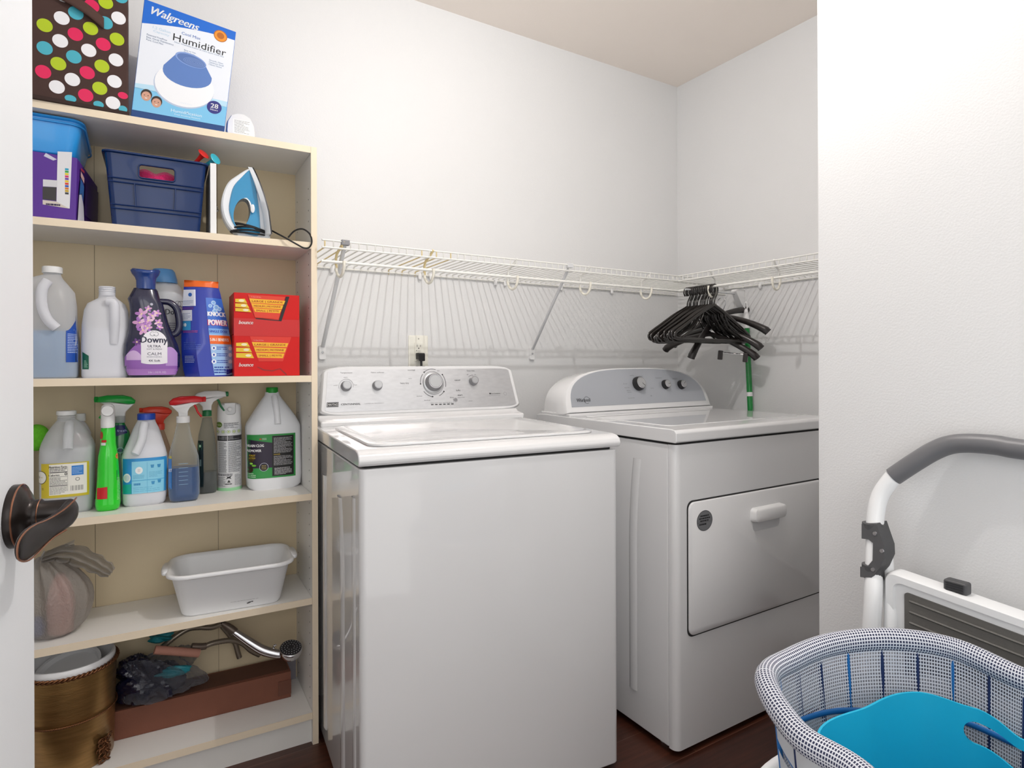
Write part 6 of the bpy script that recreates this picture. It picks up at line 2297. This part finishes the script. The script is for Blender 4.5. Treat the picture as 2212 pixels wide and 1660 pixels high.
for x, y in ((1902, 1150), (1917, 1187), (1898, 1227)):
    q0 = Vector(hp(x, y, .0195)); b = MB(); b.tube([q0, q0 + Vector((-.002, 0, 0))], [.0042, .0036], 16); b.build('rivet', CHROME, hb)
# second leg tube just behind
q0 = rp(1912, 1330)
b = MB(); b.tube([Vector((low.x + .03, q0.y, .012)), Vector((q0.x + .02, q0.y, q0.z)), Vector((left[2].x + .02, left[2].y - .012, left[2].z - .03))], .011, 16)
b.build('rear_leg', STW, t, smooth=60)
# top platform hanging folded: moulded white frame with grey ribbed tread
XA = 1.205
PA = lambda px, py, off=0.0: (lambda q_: (q_.x - off, q_.y, q_.z))(ox(px, py, XA) - LO)
y_l = PA(1945, 1237)[1]; z_t = PA(1945, 1237)[2]; 
pr = PA(2212, 1330)
sl = (pr[2] - z_t) / (pr[1] - y_l)
y_r = y_l - .36
zb_ = z_t - .30


def Y(s): return y_l + (y_r - y_l) * s
def Z(s, w): return (z_t - .30 * (1 - w)) + sl * (Y(s) - y_l)


fo = [(s, w) for s, w in rrect(-.06, 1.06, 0, 1, .05, 5)]
# notch for the latch
b = MB()
ring = lambda k, off, kk: [(-off + .0 + (XA - 1.24), Y(.5 + (s - .5) * k), Z(.5 + (s - .5) * k, .5 + (w - .5) * kk)) for s, w in fo]
b.loops([ring(1, -.020, 1), ring(1, .010, 1), ring(.985, .016, .98), ring(.92, .016, .90), ring(.91, .010, .885), ring(.3, .010, .3)])
b.build('platform_frame', STW, t, smooth=50)
ft = [(s, w) for s, w in rrect(.035, .965, .055, .905, .02, 4)]
b = MB(); b.loops([[(-.0095 + (XA - 1.24), Y(s), Z(s, w)) for s, w in ft], [(-.0125 + (XA - 1.24), Y(s), Z(s, w)) for s, w in ft]])
tr_ = b.build('tread_mat', TRD, t)
b = MB()
for k in range(12):
    w = .86 - .065 * k
    if k in (3, 4, 5):
        spans = [(.06, .52), (.56, .94)] if k != 4 else [(.06, .50)]
    else:
        spans = [(.06, .94)]
    for s0, s1 in spans:
        b.tube([(-.0128 + (XA - 1.24), Y(s0), Z(s0, w)), (-.0128 + (XA - 1.24), Y(s1), Z(s1, w))], .0022, 6)
b.build('tread_ribs', TRD, tr_, smooth=60)
lc = ox(2065, 1268, 1.205) - LO
b = MB(); b.M = Matrix.Translation(lc)
b.box(-.006, .016, -.018, .018, -.012, .010)
lt = b.build('release_latch', STD, t, bevel=.004)
b = MB(); b.M = Matrix.Translation(lc)
for k in range(4):
    b.box(-.0072, -.0055, -.013, .013, -.008 + k * .0042, -.0062 + k * .0042)
b.build('latch_ribs', mat('latch_ridge', '2c2c2e', .5, vary=.03), lt)

# ------------------------------------------------------------------ laundry hamper of woven mesh, standing in a white basket
HC_ = Vector((.905, .335, 0))


def net_mat(name, hole_col, clear, cell=1.0, wcol='d9dbe2', lw=.36):
    m = bpy.data.materials.new(name)
    m.use_nodes = True
    nt = m.node_tree
    b = nt.nodes['Principled BSDF']
    b.inputs['Roughness'].default_value = .6
    uv = nt.nodes.new('ShaderNodeUVMap'); uv.uv_map = 'UVMap'
    sep = nt.nodes.new('ShaderNodeSeparateXYZ')
    nt.links.new(uv.outputs[0], sep.inputs[0])
    outs = []
    for ax in (0, 1):
        f = nt.nodes.new('ShaderNodeMath'); f.operation = 'FRACT'
        nt.links.new(sep.outputs[ax], f.inputs[0])
        g = nt.nodes.new('ShaderNodeMath'); g.operation = 'LESS_THAN'; g.inputs[1].default_value = lw
        nt.links.new(f.outputs[0], g.inputs[0])
        outs.append(g)
    mx = nt.nodes.new('ShaderNodeMath'); mx.operation = 'MAXIMUM'
    nt.links.new(outs[0].outputs[0], mx.inputs[0]); nt.links.new(outs[1].outputs[0], mx.inputs[1])
    mc = nt.nodes.new('ShaderNodeMix'); mc.data_type = 'RGBA'
    mc.inputs[6].default_value = lin(hole_col); mc.inputs[7].default_value = lin(wcol)
    nt.links.new(mx.outputs[0], mc.inputs[0]); nt.links.new(mc.outputs[2], b.inputs['Base Color'])
    if clear:
        tr = nt.nodes.new('ShaderNodeBsdfTransparent')
        ms = nt.nodes.new('ShaderNodeMixShader')
        inv = nt.nodes.new('ShaderNodeMath'); inv.operation = 'SUBTRACT'; inv.inputs[0].default_value = 1
        nt.links.new(mx.outputs[0], inv.inputs[1])
        sc_ = nt.nodes.new('ShaderNodeMath'); sc_.operation = 'MULTIPLY'; sc_.inputs[1].default_value = clear
        nt.links.new(inv.outputs[0], sc_.inputs[0]); nt.links.new(sc_.outputs[0], ms.inputs[0])
        nt.links.new(b.outputs[0], ms.inputs[1]); nt.links.new(tr.outputs[0], ms.inputs[2])
        nt.links.new(ms.outputs[0], nt.nodes['Material Output'].inputs[0])
    MATS[name] = m
    return m


RIMM = net_mat('woven_rim', '1b2348', 0)
NETI = net_mat('woven_net', '242b52', .5)
rimpts = [oz(1655, 1470, .632), oz(1722, 1585, .628), oz(1850, 1668, .628), oz(2000, 1800, .628), Vector((.72, .20, .63)), Vector((.86, .12, .635)), Vector((1.03, .16, .64)),
          oz(2290, 1500, .640), oz(2200, 1465, .645), oz(2060, 1403, .656), oz(1925, 1382, .664), oz(1800, 1392, .652), oz(1710, 1425, .640)]
rimpts = [Vector(p) - HC_ for p in rimpts]
RP = smooth_path(rimpts, 10, True)
NR = len(RP)
t = thing('laundry_hamper', 'woven blue and white mesh laundry hamper with rolled rim, lower right', 'laundry hamper', HC_, 0)


def rimp(a):
    a = (a % 1.0) * NR
    i = int(a) % NR; k = a - int(a)
    return RP[i].lerp(RP[(i + 1) % NR], k)


peri = sum((RP[(i + 1) % NR] - RP[i]).length for i in range(NR))
CELL = .0050


def rollf(a, c):
    p = rimp(a); q0 = rimp(a + .004); q1 = rimp(a - .004)
    tan = (q0 - q1).normalized()
    out_ = tan.cross(Vector((0, 0, 1))).normalized()
    if out_.dot(Vector((p.x, p.y, 0))) < 0:
        out_ = -out_
    th = 2 * PI * c
    r = .0165
    return p + out_ * r * math.cos(th) + Vector((0, 0, 1)) * r * 1.05 * math.sin(th)


b = MB(); b.surf(rollf, NR, 16, lambda a, c: (a * peri / CELL, c * 2 * PI * .0165 / CELL))
b.build('rolled_rim', RIMM, t, smooth=180)
HBOT = .10


def wallp(a, z, ins=.014, taper=.80):
    """point on the wall at height z, tapering toward the base"""
    p = rimp(a)
    k = max(0, min(1, (z - HBOT) / (.63 - HBOT)))
    s_ = (taper + (1 - taper) * k)
    d2 = Vector((p.x, p.y, 0)); L2 = d2.length
    q_ = d2 * (s_ * (L2 - ins) / L2)
    return Vector((q_.x, q_.y, z))


b = MB()
b.surf(lambda a, c: wallp(a, HBOT + (rimp(a).z - .004 - HBOT) * c, .012), NR, 30, lambda a, c: (a * peri / CELL, c * .53 / CELL))
b.build('net_wall', NETI, t, smooth=180)
b = MB()
o_ = [wallp(i / 60, HBOT) for i in range(60)]
b.loops([o_, [p + Vector((0, 0, .004)) for p in o_]])
b.build('base', mat('hamper_base', 'cfd6e2', .6, vary=.03), t)
BLUE = mat('blue_band', '1f6fb5', .45, vary=.05)
NAVR = mat('navy_rib', '1a2c5a', .5, vary=.05)
for k in range(22):
    a = (k + .3) / 22
    b = MB()
    b.tube([wallp(a, HBOT + (rimp(a).z - .012 - HBOT) * c / 8, .0085) for c in range(9)], .0036, 8)
    b.build('upright_rib', BLUE if k % 3 == 0 else NAVR, t, smooth=60)
for z in (.555, .46, .30):
    b = MB(); b.tube([wallp(i / 90, z + .0, .0125) for i in range(90)], .0030, 8, True, flat=1.6); b.build('hoop', BLUE, t, smooth=60)
PALE = film('pale_liner', 'f8fafc', .12, .4)
for z0_, z1_ in ((.562, .612), (.47, .548), (.31, .45)):
    b = MB(); b.surf(lambda a, c: wallp(a, z0_ + (z1_ - z0_) * c, .006), NR, 4); b.build('pale_liner', PALE, t, smooth=180)

# turquoise tub nested inside
TUR = mat('turquoise_plastic', '1fb4da', .38, vary=.02)
TC = Vector((.905, .330, 0))
tub = thing('turquoise_tub', 'flexible turquoise plastic tub with handle slot nested inside the mesh hamper', 'tub', TC, 0)
crest = math.atan2(.135, .16)
tdir = [(oz(*q_, z) - TC) for q_, z in (((1765, 1590), .592), ((1870, 1527), .598), ((1985, 1495), .602), ((2100, 1528), .600), ((2212, 1598), .596))]
pts_a = sorted([(math.atan2(p.y, p.x), Vector((p.x, p.y)).length, p.z) for p in tdir])


def tub_edge(a):
    """rim radius and height for angle a"""
    while a > PI: a -= 2 * PI
    while a < -PI: a += 2 * PI
    P_ = [(-PI, .180, .585), (-1.6, .180, .588), (-.9, .165, .594)] + pts_a + [(PI, .180, .585)]
    for p, q_ in zip(P_, P_[1:]):
        if a <= q_[0]:
            k = (a - p[0]) / (q_[0] - p[0]); k = k * k * (3 - 2 * k)
            return p[1] + (q_[1] - p[1]) * k, p[2] + (q_[2] - p[2]) * k
    return .180, .585


def tubp(a, c):
    r, zt2 = tub_edge(a)
    z = .112 + (zt2 - .112) * c
    return Vector(((r * (.72 + .28 * c)) * math.cos(a), (r * (.72 + .28 * c)) * math.sin(a), z))


b = MB()
NA = 120
th = .0032
outer = [[tubp(-PI + 2 * PI * i / NA, c) for i in range(NA)] for c in (0, .2, .4, .6, .8, .9, 1)]
inner = [[p - Vector((p.x, p.y, 0)).normalized() * th + Vector((0, 0, .003 if j == 6 else 0)) for p in outer[6 - j]] for j in range(7)]
for i in range(NA):
    pass
inner = [[p - Vector((p.x, p.y, 0)).normalized() * th for p in outer[6 - j]] for j in range(7)]
inner[-1] = [p + Vector((0, 0, .004)) for p in inner[-1]]
b.loops(outer + inner)
tb = b.build('tub_wall', TUR, tub, smooth=60)
s0 = oz(2072, 1548, .572) - TC
a_s = math.atan2(s0.y, s0.x)
cut = MB()
cap_ = rrect(0, 1.0, -.0155, .0155, .0154, 8)
cut.loops([[((r_ * math.cos(a_s - x / .15 * .15), r_ * math.sin(a_s - x / .15 * .15), .566 + z)) for x, z in [(x_ if x_ < .0155 else x_, z_) for x_, z_ in rrect(0, .9 * .15, -.0155, .0155, .0154, 8)] for x in [x / .15]] for r_ in (.05, .30)])
tb = boolean(tb, cut); tb.name = 'tub_wall'
tb.data.set_sharp_from_angle(angle=math.radians(40))

# white outer laundry basket in which the hamper stands
wb = thing('white_laundry_basket', 'white plastic laundry basket around the foot of the mesh hamper', 'laundry basket', (.892, .345, 0), 0)
b = MB()
Wr = lambda r, z: [(r * math.cos(2 * PI * i / 80), r * .98 * math.sin(2 * PI * i / 80), z) for i in range(80)]
b.loops([Wr(.10, .0), Wr(.235, .0), Wr(.245, .008), Wr(.268, .440), Wr(.281, .446), Wr(.285, .456), Wr(.279, .466), Wr(.269, .466), Wr(.262, .458), Wr(.240, .012), Wr(.10, .010)])
b.build('basket_wall', TUBW, wb, smooth=60)
